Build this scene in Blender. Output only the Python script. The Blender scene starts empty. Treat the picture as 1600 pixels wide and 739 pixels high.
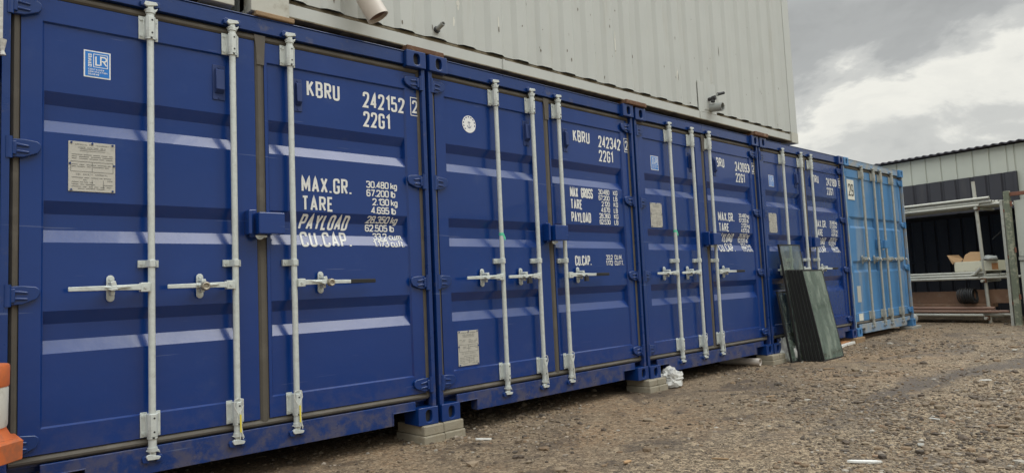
import bpy, math, random
from math import sin, cos, pi, radians
from mathutils import Vector, Matrix, noise
import numpy as np
random.seed(7)
SC = bpy.context.scene
COL = SC.collection

# ------------------------------------------------------------------ camera
cam_d = bpy.data.cameras.new('camera'); cam = bpy.data.objects.new('camera', cam_d); COL.objects.link(cam)
cam_d.sensor_width = 36.0; cam_d.lens = 1080.85 / 1600 * 36.0
cam_d.clip_start = 0.05; cam_d.clip_end = 3000
cam.matrix_world = Matrix(((0.73207629, -0.0188657, -0.68096137, -0.4477818),
                           (-0.67976979, -0.08548147, -0.72842704, -3.93501649),
                           (-0.0444673, 0.99616113, -0.07540329, 0.89623893),
                           (0, 0, 0, 1)))
SC.camera = cam

# ------------------------------------------------------------------ world: overcast sky with broken cloud
SUN_DIR = Vector((0.50, -0.62, 0.95)).normalized()      # towards the sun
sun_el = math.asin(SUN_DIR.z); sun_az = math.atan2(SUN_DIR.x, SUN_DIR.y)
W = bpy.data.worlds.new('World'); SC.world = W; W.use_nodes = True
nt = W.node_tree; nt.nodes.clear()
def N(t, kind, **k):
    n = t.nodes.new(kind)
    for a, b in k.items(): setattr(n, a, b)
    return n
def val(t, sock, v):
    if hasattr(v, 'is_linked') or hasattr(v, 'links'): t.links.new(v, sock)
    else: sock.default_value = v
def math_(t, op, a, b=0.0, c=None, clamp=False):
    n = N(t, 'ShaderNodeMath', operation=op, use_clamp=clamp)
    val(t, n.inputs[0], a); val(t, n.inputs[1], b)
    if c is not None: val(t, n.inputs[2], c)
    return n.outputs[0]
def ramp(t, fac, stops, interp='EASE'):
    n = N(t, 'ShaderNodeValToRGB'); n.color_ramp.interpolation = interp
    el = n.color_ramp.elements
    while len(el) < len(stops): el.new(0.5)
    for e, (p, c) in zip(el, stops):
        e.position = p; e.color = (c, c, c, 1) if not isinstance(c, tuple) else (*c, 1)
    val(t, n.inputs[0], fac)
    return n.outputs[0]
def mixc(t, f, a, b, mode='MIX'):
    n = N(t, 'ShaderNodeMix', data_type='RGBA', blend_type=mode)
    val(t, n.inputs[0], f)
    for s, v in ((n.inputs[6], a), (n.inputs[7], b)):
        if isinstance(v, tuple): s.default_value = (*v, 1) if len(v) == 3 else v
        else: t.links.new(v, s)
    return n.outputs[2]
def tnoise(t, vec, scale, detail=4, rough=.55, dist=0.0, out=0):
    n = N(t, 'ShaderNodeTexNoise'); n.inputs['Scale'].default_value = scale
    n.inputs['Detail'].default_value = detail; n.inputs['Roughness'].default_value = rough
    n.inputs['Distortion'].default_value = dist
    if vec is not None: t.links.new(vec, n.inputs['Vector'])
    return n.outputs[out]
sky = N(nt, 'ShaderNodeTexSky', sky_type='NISHITA'); sky.sun_disc = False
sky.sun_elevation = sun_el; sky.sun_rotation = sun_az
tc = N(nt, 'ShaderNodeTexCoord').outputs['Generated']
sep = N(nt, 'ShaderNodeSeparateXYZ'); nt.links.new(tc, sep.inputs[0])
dot = N(nt, 'ShaderNodeVectorMath', operation='DOT_PRODUCT'); nt.links.new(tc, dot.inputs[0]); dot.inputs[1].default_value = (-.291, .263, .920)
mp = N(nt, 'ShaderNodeMapping'); mp.inputs['Scale'].default_value = (1, 1, 2.2); nt.links.new(tc, mp.inputs[0])
n1 = tnoise(nt, mp.outputs[0], 5.0, 7, .56, .5); n2 = tnoise(nt, mp.outputs[0], 13.0, 6, .6, .3)
t_ = math_(nt, 'ADD', dot.outputs['Value'], math_(nt, 'MULTIPLY', math_(nt, 'SUBTRACT', n1, .5), .26))
t_ = math_(nt, 'ADD', t_, math_(nt, 'MULTIPLY', math_(nt, 'SUBTRACT', n2, .5), .10))
band = ramp(nt, math_(nt, 'DIVIDE', math_(nt, 'ADD', t_, .2), .6, clamp=True),
            [(0, .78), (.13, .52), (.22, .62), (.28, .84), (.32, .88), (.375, .62), (.44, .45), (.55, .39), (.68, .46), (.85, .62), (1, .68)])
up = math_(nt, 'MULTIPLY_ADD', math_(nt, 'SMOOTH_MIN', sep.outputs[2], 1.0, 0.0), 1.0, 0.0)
upf = ramp(nt, sep.outputs[2], [(0, .0), (.33, .0), (.58, .85), (1, 1)], 'LINEAR')
back = ramp(nt, math_(nt, 'MULTIPLY', sep.outputs[1], -1.0), [(0, 0.0), (.75, 1.0)])      # sky dimmed behind the camera to weaken reflections in the blue paint
gain = math_(nt, 'ADD', math_(nt, 'MULTIPLY_ADD', upf, 2.45, .88), math_(nt, 'MULTIPLY', back, -.28))
cl = math_(nt, 'MULTIPLY', band, gain)
tint = mixc(nt, math_(nt, 'MULTIPLY_ADD', band, 2.2, -1.0, clamp=True), (.965, .985, .965), (1.0, .985, .90))
tint = mixc(nt, math_(nt, 'MULTIPLY', upf, .8), tint, (.93, .985, 1.03))
cc = mixc(nt, 1.0, tint, cl, 'MULTIPLY')
sc10 = N(nt, 'ShaderNodeVectorMath', operation='SCALE'); nt.links.new(cc, sc10.inputs[0]); sc10.inputs['Scale'].default_value = 10.0
skm = mixc(nt, 0.96, sky.outputs[0], sc10.outputs[0])
bg = N(nt, 'ShaderNodeBackground'); bg.inputs[1].default_value = 0.10; nt.links.new(skm, bg.inputs[0])
wo = N(nt, 'ShaderNodeOutputWorld'); nt.links.new(bg.outputs[0], wo.inputs[0])

# ------------------------------------------------------------------ sun through the cloud
sd = bpy.data.lights.new('sun', 'SUN'); sd.energy = 0.6; sd.angle = radians(25); sd.color = (1.0, .96, .88)
so = bpy.data.objects.new('sun', sd); COL.objects.link(so); so.rotation_euler = SUN_DIR.to_track_quat('Z', 'Y').to_euler()
so.location = (0, -5, 12)
vs = SC.view_settings; vs.view_transform = 'Standard'; vs.look = 'None'; vs.exposure = 0.2; vs.gamma = 1.0; vs.use_curve_mapping = False
SC.cycles.use_denoising = True
SC.cycles.max_bounces = 8

# ------------------------------------------------------------------ materials
def mat(name, base, rough=.5, metal=0.0, var=.12, vscale=6, dirt=None, dscale=3, dthr=(.55, .7), damt=.6, bump=0.0, bscale=40,
        spec=.5, streak=False, trans=0.0, ior=1.45, rvar=.1, coat=0.0, grime=0.0):
    m = bpy.data.materials.new(name); m.use_nodes = True; t = m.node_tree
    p = t.nodes['Principled BSDF']
    co = N(t, 'ShaderNodeTexCoord').outputs['Object']
    v = tnoise(t, co, vscale, 5, .6)
    lo = tuple(c * (1 - var) for c in base); hi = tuple(min(1, c * (1 + var)) for c in base)
    c = mixc(t, v, lo, hi)
    if dirt:
        if streak:
            mpn = N(t, 'ShaderNodeMapping'); mpn.inputs['Scale'].default_value = (1, 1, .12); t.links.new(co, mpn.inputs[0]); dv = mpn.outputs[0]
        else: dv = co
        dn = tnoise(t, dv, dscale, 8, .65)
        msk = ramp(t, dn, [(dthr[0], 0.0), (dthr[1], 1.0)])
        c = mixc(t, math_(t, 'MULTIPLY', msk, damt), c, dirt)
    if grime > 0:       # splashed mud on the lowest part, plus thin scratches with bare primer
        sz = N(t, 'ShaderNodeSeparateXYZ'); t.links.new(co, sz.inputs[0])
        low = ramp(t, sz.outputs[2], [(.0, 1.0), (.10, .8), (.42, 0.0)], 'LINEAR')
        g = ramp(t, tnoise(t, co, 11, 7, .7), [(.40, 0.0), (.62, 1.0)])
        c = mixc(t, math_(t, 'MULTIPLY', math_(t, 'MULTIPLY', low, g), grime * .6), c, (.14, .115, .09))
        for rot, sc_ in ((.5, 1.0), (-.9, 1.3), (1.45, .8)):
            ms = N(t, 'ShaderNodeMapping'); ms.inputs['Rotation'].default_value = (0, rot, 0); ms.inputs['Scale'].default_value = (1.6 * sc_, 1.6, 55 * sc_); t.links.new(co, ms.inputs[0])
            sm = ramp(t, tnoise(t, ms.outputs[0], 1.0, 2, .5), [(.735, 0.0), (.765, 1.0)])
            c = mixc(t, math_(t, 'MULTIPLY', sm, .38), c, (.16, .20, .32))
    t.links.new(c, p.inputs['Base Color'])
    r = math_(t, 'MULTIPLY_ADD', tnoise(t, co, vscale * 1.7, 4, .6), rvar * 2, rough - rvar, clamp=True)
    t.links.new(r, p.inputs['Roughness'])
    p.inputs['Metallic'].default_value = metal; p.inputs['Specular IOR Level'].default_value = spec
    p.inputs['IOR'].default_value = ior; p.inputs['Transmission Weight'].default_value = trans
    p.inputs['Coat Weight'].default_value = coat
    if bump > 0:
        b = N(t, 'ShaderNodeBump'); b.inputs['Strength'].default_value = 1.0; b.inputs['Distance'].default_value = bump
        t.links.new(tnoise(t, co, bscale, 5, .6), b.inputs['Height']); t.links.new(b.outputs[0], p.inputs['Normal'])
    return m
M = {}
M['navy'] = mat('navy_paint', (.0022, .033, .178), .24, 0, .12, 2.5, dirt=(.06, .09, .18), dscale=5, dthr=(.58, .80), damt=.22, bump=.003, bscale=3.5, spec=.62, rvar=.05, coat=.26, grime=.5)
M['navyrail'] = mat('navy_rail_paint', (.0026, .031, .155), .29, 0, .15, 5, dirt=(.15, .13, .11), dscale=9, dthr=(.58, .74), damt=.5, bump=.002, bscale=8, spec=.6, rvar=.06, coat=.3, grime=.9)
M['navyfit'] = mat('navy_fitting_paint', (.0026, .031, .155), .30, 0, .15, 8, dirt=(.10, .10, .12), dscale=14, dthr=(.62, .76), damt=.4, spec=.6, rvar=.06, coat=.3)
M['sky_blue'] = mat('light_blue_paint', (.070, .212, .42), .42, 0, .14, 5, dirt=(.32, .33, .30), dscale=4, dthr=(.50, .72), damt=.55, bump=.003, bscale=5, streak=True)
M['sky_sill'] = mat('worn_blue_sill_paint', (.20, .30, .42), .55, 0, .15, 8, dirt=(.34, .33, .29), dscale=6, dthr=(.42, .60), damt=.8)
M['galv'] = mat('galvanised_steel', (.60, .63, .59), .46, .18, .22, 45, dirt=(.30, .29, .25), dscale=16, dthr=(.52, .72), damt=.5)
M['galvworn'] = mat('weathered_galvanised_steel', (.40, .40, .35), .55, .15, .15, 30, dirt=(.22, .20, .15), dscale=18, dthr=(.5, .7), damt=.6)
M['rubber'] = mat('grey_rubber_gasket', (.098, .085, .066), .60, 0, .18, 10, dirt=(.16, .14, .11), dscale=7, dthr=(.5, .7), damt=.5)
M['black'] = mat('black_rubber', (.018, .018, .018), .55)
M['dark'] = mat('dark_steel', (.03, .03, .032), .6)
M['paintwhite'] = mat('white_marking_paint', (.74, .74, .70), .5, 0, .05, 20, dirt=(.35, .38, .45), dscale=45, dthr=(.60, .72), damt=.55)
M['plate'] = mat('grey_metal_data_plate', (.50, .48, .42), .45, .1, .10, 15, dirt=(.25, .24, .2), dscale=20, dthr=(.55, .75), damt=.4)
M['plateink'] = mat('dark_plate_print', (.17, .17, .16), .6)
M['stickerblue'] = mat('blue_sticker', (.02, .19, .58), .4, 0, .05)
M['stickerwhite'] = mat('white_sticker', (.80, .80, .78), .45, 0, .05)
M['signwhite'] = mat('off_white_number_card', (.70, .69, .60), .6, 0, .08, dirt=(.5, .47, .36), dscale=8, dthr=(.5, .7), damt=.5)
M['signblack'] = mat('black_print', (.03, .03, .03), .5)
M['creampaint'] = mat('cream_white_cabin_paint', (.50, .515, .48), .55, 0, .07, 1.5, dirt=(.40, .375, .30), dscale=7, dthr=(.53, .80), damt=.40, bump=.003, bscale=4, streak=True)
M['creamrail'] = mat('dirty_cream_rail_paint', (.50, .495, .43), .6, 0, .1, 3, dirt=(.22, .18, .12), dscale=6, dthr=(.50, .68), damt=.6, bump=.002, bscale=20)
M['rustlip_shade'] = mat('mossy_rusty_lip_gap_shade', (.20, .165, .105), .8, 0, .35, 14, dirt=(.06, .055, .04), dscale=9, dthr=(.45, .6), damt=.7, bump=.004, bscale=40)
M['chip'] = mat('pale_filler_paint_patch', (.66, .655, .58), .6, 0, .08, 20, dirt=(.25, .22, .17), dscale=30, dthr=(.6, .66), damt=.8)
M['scuff'] = mat('dark_paint_chip', (.17, .15, .12), .8, 0, .2, 20)
M['rust'] = mat('rusty_packing_plate', (.13, .065, .035), .85, 0, .4, 14, dirt=(.25, .17, .11), dscale=12, dthr=(.5, .65), damt=.7, bump=.004, bscale=60)
M['pvc'] = mat('off_white_pvc', (.60, .54, .47), .38, 0, .05, 5, dirt=(.35, .29, .23), dscale=9, dthr=(.55, .75), damt=.45)
M['pvcin'] = mat('brown_pvc_bore', (.30, .20, .17), .6, 0, .2, 12)  # darker and browner than the outer pipe
M['greyplastic'] = mat('grey_plastic', (.30, .31, .29), .45, 0, .1, 9)
M['brick'] = mat('yellow_brick', (.30, .265, .195), .9, 0, .18, 18, dirt=(.24, .19, .12), dscale=14, dthr=(.5, .68), damt=.6, bump=.004, bscale=90)
M['block'] = mat('grey_concrete_block', (.30, .29, .255), .95, 0, .15, 20, dirt=(.16, .13, .1), dscale=9, dthr=(.5, .7), damt=.5, bump=.004, bscale=70)
M['wood'] = mat('weathered_wood', (.30, .20, .11), .8, 0, .3, 25, dirt=(.13, .09, .06), dscale=9, dthr=(.5, .7), damt=.5, bump=.003, bscale=50)
M['plank'] = mat('brown_board', (.22, .125, .075), .75, 0, .25, 15, dirt=(.30, .22, .16), dscale=8, dthr=(.5, .7), damt=.5)
M['orangeboard'] = mat('orange_brown_board', (.50, .24, .10), .7, 0, .15, 12)
M['whiteboard'] = mat('white_plastic_trim', (.72, .71, .66), .5, 0, .06, 12, dirt=(.4, .36, .28), dscale=12, dthr=(.5, .7), damt=.5)
M['coneorange'] = mat('orange_cone_plastic', (.56, .14, .04), .55, 0, .12, 8, dirt=(.22, .10, .06), dscale=9, dthr=(.48, .68), damt=.6)
M['conewhite'] = mat('dirty_reflective_white_sleeve', (.62, .60, .53), .45, 0, .08, 12, dirt=(.28, .24, .17), dscale=12, dthr=(.45, .68), damt=.6)
M['bag'] = mat('crumpled_white_plastic', (.52, .51, .47), .4, 0, .08, 9, dirt=(.35, .30, .22), dscale=9, dthr=(.5, .7), damt=.5, bump=.01, bscale=18)
M['card'] = mat('brown_cardboard', (.42, .26, .13), .8, 0, .12, 9)
M['boxwhite'] = mat('cream_box', (.66, .63, .48), .6, 0, .08, 8, dirt=(.35, .25, .14), dscale=8, dthr=(.55, .7), damt=.5)
M['clad'] = mat('pale_grey_green_cladding', (.46, .475, .41), .55, 0, .07, 2, dirt=(.34, .34, .27), dscale=3, dthr=(.5, .8), damt=.4, streak=True)
M['cladedge'] = mat('dark_roof_sheet', (.05, .045, .055), .6)
M['darkclad'] = mat('charcoal_cladding', (.034, .034, .042), .6, 0, .12, 3, dirt=(.08, .075, .07), dscale=4, dthr=(.5, .75), damt=.4, streak=True)
M['tube'] = mat('dull_scaffold_tube', (.47, .46, .395), .5, .3, .12, 12, dirt=(.27, .23, .17), dscale=9, dthr=(.5, .7), damt=.5)
M['rusttube'] = mat('brown_rusty_tube', (.27, .165, .12), .7, .1, .2, 12)
M['moss'] = mat('mossy_green_post_paint', (.15, .165, .115), .8, 0, .2, 14, dirt=(.34, .33, .24), dscale=14, dthr=(.48, .6), damt=.75, bump=.003, bscale=40)
M['rustrail'] = mat('red_brown_rail', (.18, .075, .045), .7, 0, .2, 12)
M['yellow'] = mat('yellow_tag', (.75, .62, .06), .5)
M['green'] = mat('mint_green_tape', (.12, .62, .38), .5)
M['paleplastic'] = mat('pale_wire', (.60, .60, .55), .5)
M['copper'] = mat('old_brass_padlock', (.38, .34, .27), .4, .7, .15, 30)
M['steel'] = mat('polished_padlock_steel', (.55, .54, .50), .22, .9, .08, 20)
M['vent'] = mat('dull_blue_plastic_vent', (.022, .045, .15), .6, 0, .08, 10)

def glass_mat(nm, ca, cb, tr, dt):
    m = bpy.data.materials.new(nm); m.use_nodes = True; t = m.node_tree
    p = t.nodes['Principled BSDF']
    co = N(t, 'ShaderNodeTexCoord').outputs['Object']
    mpn = N(t, 'ShaderNodeMapping'); mpn.inputs['Scale'].default_value = (1.6, 1, .6); t.links.new(co, mpn.inputs[0])
    d = ramp(t, tnoise(t, mpn.outputs[0], 5, 6, .6), [(.42, 0.0), (.70, 1.0)])
    t.links.new(mixc(t, d, ca, cb), p.inputs['Base Color'])
    t.links.new(math_(t, 'MULTIPLY_ADD', d, .18, .02), p.inputs['Roughness'])
    t.links.new(math_(t, 'MULTIPLY_ADD', d, -dt, tr), p.inputs['Transmission Weight'])
    p.inputs['IOR'].default_value = 1.7
    return m
M['glass'] = glass_mat('clear_green_glass', (.62, .74, .66), (.45, .50, .44), .98, .25)
M['dustyglass'] = glass_mat('dusty_green_glass', (.19, .26, .215), (.27, .32, .26), .60, .35)

# ------------------------------------------------------------------ mesh builder
class MB:
    def __init__(s): s.v = []; s.f = []; s.sm = []
    def add(s, vs, fs, smooth=False):
        o = len(s.v); s.v += [tuple(p) for p in vs]; s.f += [tuple(i + o for i in f) for f in fs]; s.sm += [smooth] * len(fs); return s
    def box(s, x0, x1, y0, y1, z0, z1, mtx=None):
        P = [(x0, y0, z0), (x1, y0, z0), (x1, y1, z0), (x0, y1, z0), (x0, y0, z1), (x1, y0, z1), (x1, y1, z1), (x0, y1, z1)]
        if mtx is not None: P = [mtx @ Vector(p) for p in P]
        return s.add(P, [(3, 2, 1, 0), (4, 5, 6, 7), (0, 1, 5, 4), (1, 2, 6, 5), (2, 3, 7, 6), (3, 0, 4, 7)])
    def tube(s, a, b, r, n=12, r2=None, caps=True, hollow=0.0):
        a = Vector(a); b = Vector(b); d = (b - a).normalized(); r2 = r if r2 is None else r2
        q = d.to_track_quat('Z', 'Y'); ex = q @ Vector((1, 0, 0)); ey = q @ Vector((0, 1, 0))
        ring = lambda c, rr: [c + (ex * cos(2 * pi * i / n) + ey * sin(2 * pi * i / n)) * rr for i in range(n)]
        if hollow:
            V = ring(a, r) + ring(b, r2) + ring(b, r2 * hollow) + ring(a, r * hollow)
            F = []
            for k in range(4):
                k2 = (k + 1) % 4
                F += [(k * n + i, k * n + (i + 1) % n, k2 * n + (i + 1) % n, k2 * n + i) for i in range(n)]
            return s.add(V, F, True)
        s.add(ring(a, r) + ring(b, r2), [(i, (i + 1) % n, n + (i + 1) % n, n + i) for i in range(n)], True)
        if caps:
            s.add(ring(a, r), [tuple(reversed(range(n)))]); s.add(ring(b, r2), [tuple(range(n))])
        return s
    def prism(s, pts, y0, y1, axis='y'):          # pts in x,z; extruded along y (or x for pts in y,z; z for pts in x,y)
        n = len(pts)
        g = {'y': lambda p, h: (p[0], h, p[1]), 'x': lambda p, h: (h, p[0], p[1]), 'z': lambda p, h: (p[0], p[1], h)}[axis]
        V = [g(p, y0) for p in pts] + [g(p, y1) for p in pts]
        return s.add(V, [tuple(range(n)), tuple(reversed(range(n, 2 * n)))] + [(i, n + i, n + (i + 1) % n, (i + 1) % n) for i in range(n)])
    def path(s, pts, r, n=8):
        pts = [Vector(p) for p in pts]
        for a, b in zip(pts, pts[1:]): s.tube(a, b, r, n)
        return s
    def torus(s, c, ax, R, r, n=20, k=8, a0=0, a1=2 * pi):
        c = Vector(c); q = Vector(ax).to_track_quat('Z', 'Y'); V = []; F = []; full = abs(a1 - a0 - 2 * pi) < 1e-6
        m = n if full else n + 1
        for i in range(m):
            A = a0 + (a1 - a0) * i / n
            for j in range(k):
                B = 2 * pi * j / k
                V.append(c + q @ Vector(((R + r * cos(B)) * cos(A), (R + r * cos(B)) * sin(A), r * sin(B))))
        for i in range(n):
            i2 = (i + 1) % m
            for j in range(k): F.append((i * k + j, i2 * k + j, i2 * k + (j + 1) % k, i * k + (j + 1) % k))
        return s.add(V, F, True)
    def lathe(s, c, prof, n=24):                   # prof: (r, z)
        V = [];F = []
        for r, z in prof:
            V += [(c[0] + r * cos(2 * pi * i / n), c[1] + r * sin(2 * pi * i / n), c[2] + z) for i in range(n)]
        for k in range(len(prof) - 1): F += [(k * n + i, k * n + (i + 1) % n, (k + 1) * n + (i + 1) % n, (k + 1) * n + i) for i in range(n)]
        F.append(tuple(reversed(range(n)))); F.append(tuple((len(prof) - 1) * n + i for i in range(n)))
        return s.add(V, F, True)
    def xf(s, m):
        s.v = [tuple(m @ Vector(p)) for p in s.v]; return s
    def build(s, name, mt, parent=None, bevel=0.0, seg=2, flip=False, loc=None, autosmooth=True):
        me = bpy.data.meshes.new(name); me.from_pydata(s.v, [], s.f); me.validate()
        if len(s.sm) == len(me.polygons): me.polygons.foreach_set('use_smooth', s.sm)
        me.materials.append(M[mt] if isinstance(mt, str) else mt); me.update()
        if autosmooth and any(s.sm): me.set_sharp_from_angle(angle=radians(42))
        o = bpy.data.objects.new(name, me); COL.objects.link(o)
        if parent is not None: o.parent = parent
        if loc: o.location = loc
        if bevel:
            b = o.modifiers.new('bevel', 'BEVEL'); b.width = bevel; b.segments = seg; b.limit_method = 'ANGLE'; b.angle_limit = radians(50)
        return o
def fix_normals(o):
    import bmesh
    bm = bmesh.new(); bm.from_mesh(o.data); bmesh.ops.recalc_face_normals(bm, faces=bm.faces); bm.to_mesh(o.data); bm.free(); return o
def tag(o, label=None, cat=None, group=None, kind=None):
    if label: o['label'] = label
    if cat: o['category'] = cat
    if group: o['group'] = group
    if kind: o['kind'] = kind
    return o
def empty(name, loc=(0, 0, 0), rz=0.0):
    o = bpy.data.objects.new(name, None); COL.objects.link(o); o.location = loc; o.rotation_euler = (0, 0, rz); o.empty_display_size = .2
    return o

# ------------------------------------------------------------------ stroke lettering
R_ = 'r'
GL = {
 '0': (1, [[(0,.5),(0,1,R_),(1,1,R_),(1,0,R_),(0,0,R_),(0,.5)]]),
 '1': (.5, [[(0,.80),(.5,1),(.5,0)]]),
 '2': (1, [[(0,.74),(0,1,R_),(1,1,R_),(1,.60,R_),(0,0),(1,0)]]),
 '3': (1, [[(0,.80),(0,1,R_),(.95,1,R_),(.95,.54,R_),(.4,.54)],[(.4,.535),(1,.54,R_),(1,0,R_),(0,0,R_),(0,.2)]]),
 '4': (1, [[(.74,0),(.74,1),(0,.26),(1.05,.26)]]),
 '5': (1, [[(.95,1),(.06,1),(.06,.56),(1,.60,R_),(1,0,R_),(0,0,R_),(0,.2)]]),
 '6': (1, [[(.95,.82),(.95,1,R_),(0,1,R_),(0,0,R_),(1,0,R_),(1,.56,R_),(.08,.56)]]),
 '7': (1, [[(0,1),(1,1),(.35,0)]]),
 '8': (1, [[(.5,1),(.06,1,R_),(.06,.54,R_),(.94,.54,R_),(.94,1,R_),(.5,1)],[(.5,0),(0,0,R_),(0,.52,R_),(1,.52,R_),(1,0,R_),(.5,0)]]),
 '9': (1, [[(.05,.18),(.05,0,R_),(1,0,R_),(1,1,R_),(0,1,R_),(0,.44,R_),(.92,.44)]]),
 'A': (1.1, [[(0,0),(.55,1),(1.1,0)],[(.2,.28),(.9,.28)]]),
 'B': (1, [[(0,.02),(0,1),(.95,1,R_),(.95,.54,R_),(.05,.54)],[(0,0),(1,0,R_),(1,.53,R_),(.3,.53)]]),
 'C': (1, [[(1,.74),(1,1,R_),(0,1,R_),(0,0,R_),(1,0,R_),(1,.26)]]),
 'D': (1, [[(0,.5),(0,1),(1,1,R_),(1,0,R_),(0,0),(0,.5)]]),
 'E': (.85, [[(.85,1),(0,1),(0,0),(.85,0)],[(.05,.52),(.7,.52)]]),
 'F': (.85, [[(.85,1),(0,1),(0,0)],[(.05,.52),(.7,.52)]]),
 'G': (1, [[(1,.74),(1,1,R_),(0,1,R_),(0,0,R_),(1,0,R_),(1,.46),(.55,.46)]]),
 'H': (1, [[(0,0),(0,1)],[(1,0),(1,1)],[(.05,.52),(.95,.52)]]),
 'I': (.15, [[(.07,0),(.07,1)]]),
 'K': (1.05, [[(0,0),(0,1)],[(.95,1),(.08,.44)],[(.3,.6),(1.05,0)]]),
 'L': (.85, [[(0,1),(0,0),(.85,0)]]),
 'M': (1.35, [[(0,0),(0,1),(.67,.25),(1.35,1),(1.35,0)]]),
 'N': (1, [[(0,0),(0,1),(1,0),(1,1)]]),
 'O': (1, [[(0,.5),(0,1,R_),(1,1,R_),(1,0,R_),(0,0,R_),(0,.5)]]),
 'P': (1, [[(0,0),(0,1),(1,1,R_),(1,.46,R_),(.06,.46)]]),
 'R': (1, [[(0,0),(0,1),(1,1,R_),(1,.5,R_),(.06,.5)],[(.5,.45),(1.03,0)]]),
 'S': (1, [[(1,.78),(1,1,R_),(0,1,R_),(0,.52,R_),(1,.52,R_),(1,0,R_),(0,0,R_),(0,.22)]]),
 'T': (1, [[(0,1),(1,1)],[(.5,.95),(.5,0)]]),
 'U': (1, [[(0,1),(0,0,R_),(1,0,R_),(1,1)]]),
 'V': (1.05, [[(0,1),(.52,0),(1.05,1)]]),
 'X': (1.05, [[(0,0),(1.05,1)],[(0,1),(.46,.56)],[(.6,.44),(1.05,0)]]),
 'Y': (1.05, [[(0,1),(.52,.45),(1.05,1)],[(.52,.4),(.52,0)]]),
 'k': (.85, [[(0,0),(0,1)],[(.8,.66),(.08,.3)],[(.3,.4),(.85,0)]]),
 'g': (.85, [[(.8,.66),(0,.66,R_),(0,0,R_),(.8,0)],[(.8,.70),(.8,-.28,R_),(0,-.28)]]),
 'l': (.15, [[(.07,0),(.07,1)]]),
 'b': (.85, [[(0,1),(0,0),(.85,0,R_),(.85,.66,R_),(.06,.66)]]),
 'c': (.8, [[(.8,.66),(0,.66,R_),(0,0,R_),(.8,0)]]),
 'u': (.85, [[(0,.68),(0,0,R_),(.85,0,R_)],[(.85,.68),(.85,0)]]),
 'm': (1.3, [[(0,0),(0,.66),(.65,.66,R_),(.65,0)],[(.7,.66),(1.3,.66,R_),(1.3,0)]]),
 'f': (.6, [[(.6,1),(.2,1,R_),(.2,0)],[(0,.64),(.55,.64)]]),
 't': (.6, [[(.2,.95),(.2,0,R_),(.6,0)],[(0,.64),(.55,.64)]]),
 '.': (.12, [[(.06,-.02),(.06,.1)]]),
 '-': (.7, [[(.0,.45),(.7,.45)]]),
}
def rounded(poly, rad, asp):
    P = [(p[0] * asp, p[1], len(p) > 2) for p in poly]; out = []
    for i, (x, y, rf) in enumerate(P):
        if not rf or i in (0, len(P) - 1): out.append((x, y)); continue
        a = Vector(P[i - 1][:2]); b = Vector((x, y)); c = Vector(P[i + 1][:2])
        da = (a - b); dc = (c - b); r = min(rad, da.length * .48, dc.length * .48)
        p0 = b + da.normalized() * r; p2 = b + dc.normalized() * r
        for k in range(5):
            u = k / 4; q = p0 * (1 - u) ** 2 + b * 2 * u * (1 - u) + p2 * u * u; out.append((q.x, q.y))
    return out
def ribbon(mb, pts, half, put, step, closed=False):
    q = []
    for a, b in zip(pts, pts[1:]):
        a = Vector(a); b = Vector(b); L = (b - a).length; n = max(1, int(math.ceil(L / step)))
        for k in range(n): q.append(a + (b - a) * (k / n))
    q.append(Vector(pts[-1]))
    V = []
    for i, p in enumerate(q):
        d0 = (p - q[i - 1]).normalized() if i > 0 else ((p - q[-2]).normalized() if closed else None)
        d1 = (q[i + 1] - p).normalized() if i < len(q) - 1 else ((q[1] - p).normalized() if closed else None)
        if d0 is None: d0 = d1
        if d1 is None: d1 = d0
        t = (d0 + d1); t = t.normalized() if t.length > 1e-6 else d0
        nrm = Vector((-t.y, t.x)); k = half / max(.45, nrm.dot(Vector((-d1.y, d1.x))))
        V.append(put(p + nrm * k)); V.append(put(p - nrm * k))
    mb.add(V, [(2 * i, 2 * i + 1, 2 * i + 3, 2 * i + 2) for i in range(len(q) - 1)])
_lift = [0]
def text(mb, s, x, z, h, width=None, surf=None, slant=0.0, bold=.145, asp=.33, sp=.46, align='l', step=.012, rot=False, small=False, lift=.0022):
    """letters h metres high with lower left corner at x, z on the surface y = surf(x, z)"""
    adv = lambda c: (.45 if c == ' ' else GL[c][0] * asp) + sp * .55
    tot = sum(adv(c) for c in s) - sp * .55
    sx = h if width is None else width / (tot + bold)
    x0 = x + bold * h * .5
    if align == 'r': x0 = x - tot * sx
    cx = 0.0
    for c in s:
        if c != ' ':
            for st in GL[c][1]:
                pl = rounded(st, .22, asp); closed = st[0][:2] == st[-1][:2]
                pts = [((cx + px), py) for px, py in pl]
                _lift[0] = (_lift[0] + 1) % 4; e = lift + _lift[0] * .00015
                P = [(a * sx, b * (h * (1 - bold)) + bold * h * .5) for a, b in pts]
                if rot: put = lambda p: (x - p.y, surf(x, z) - e, z + p.x)
                else: put = lambda p: (x0 + p.x + slant * p.y, surf(x0 + p.x, z + p.y) - e, z + p.y)
                ribbon(mb, P, bold * h * .5, put, step, closed)
        cx += adv(c)
    return x0 + tot * sx

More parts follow.
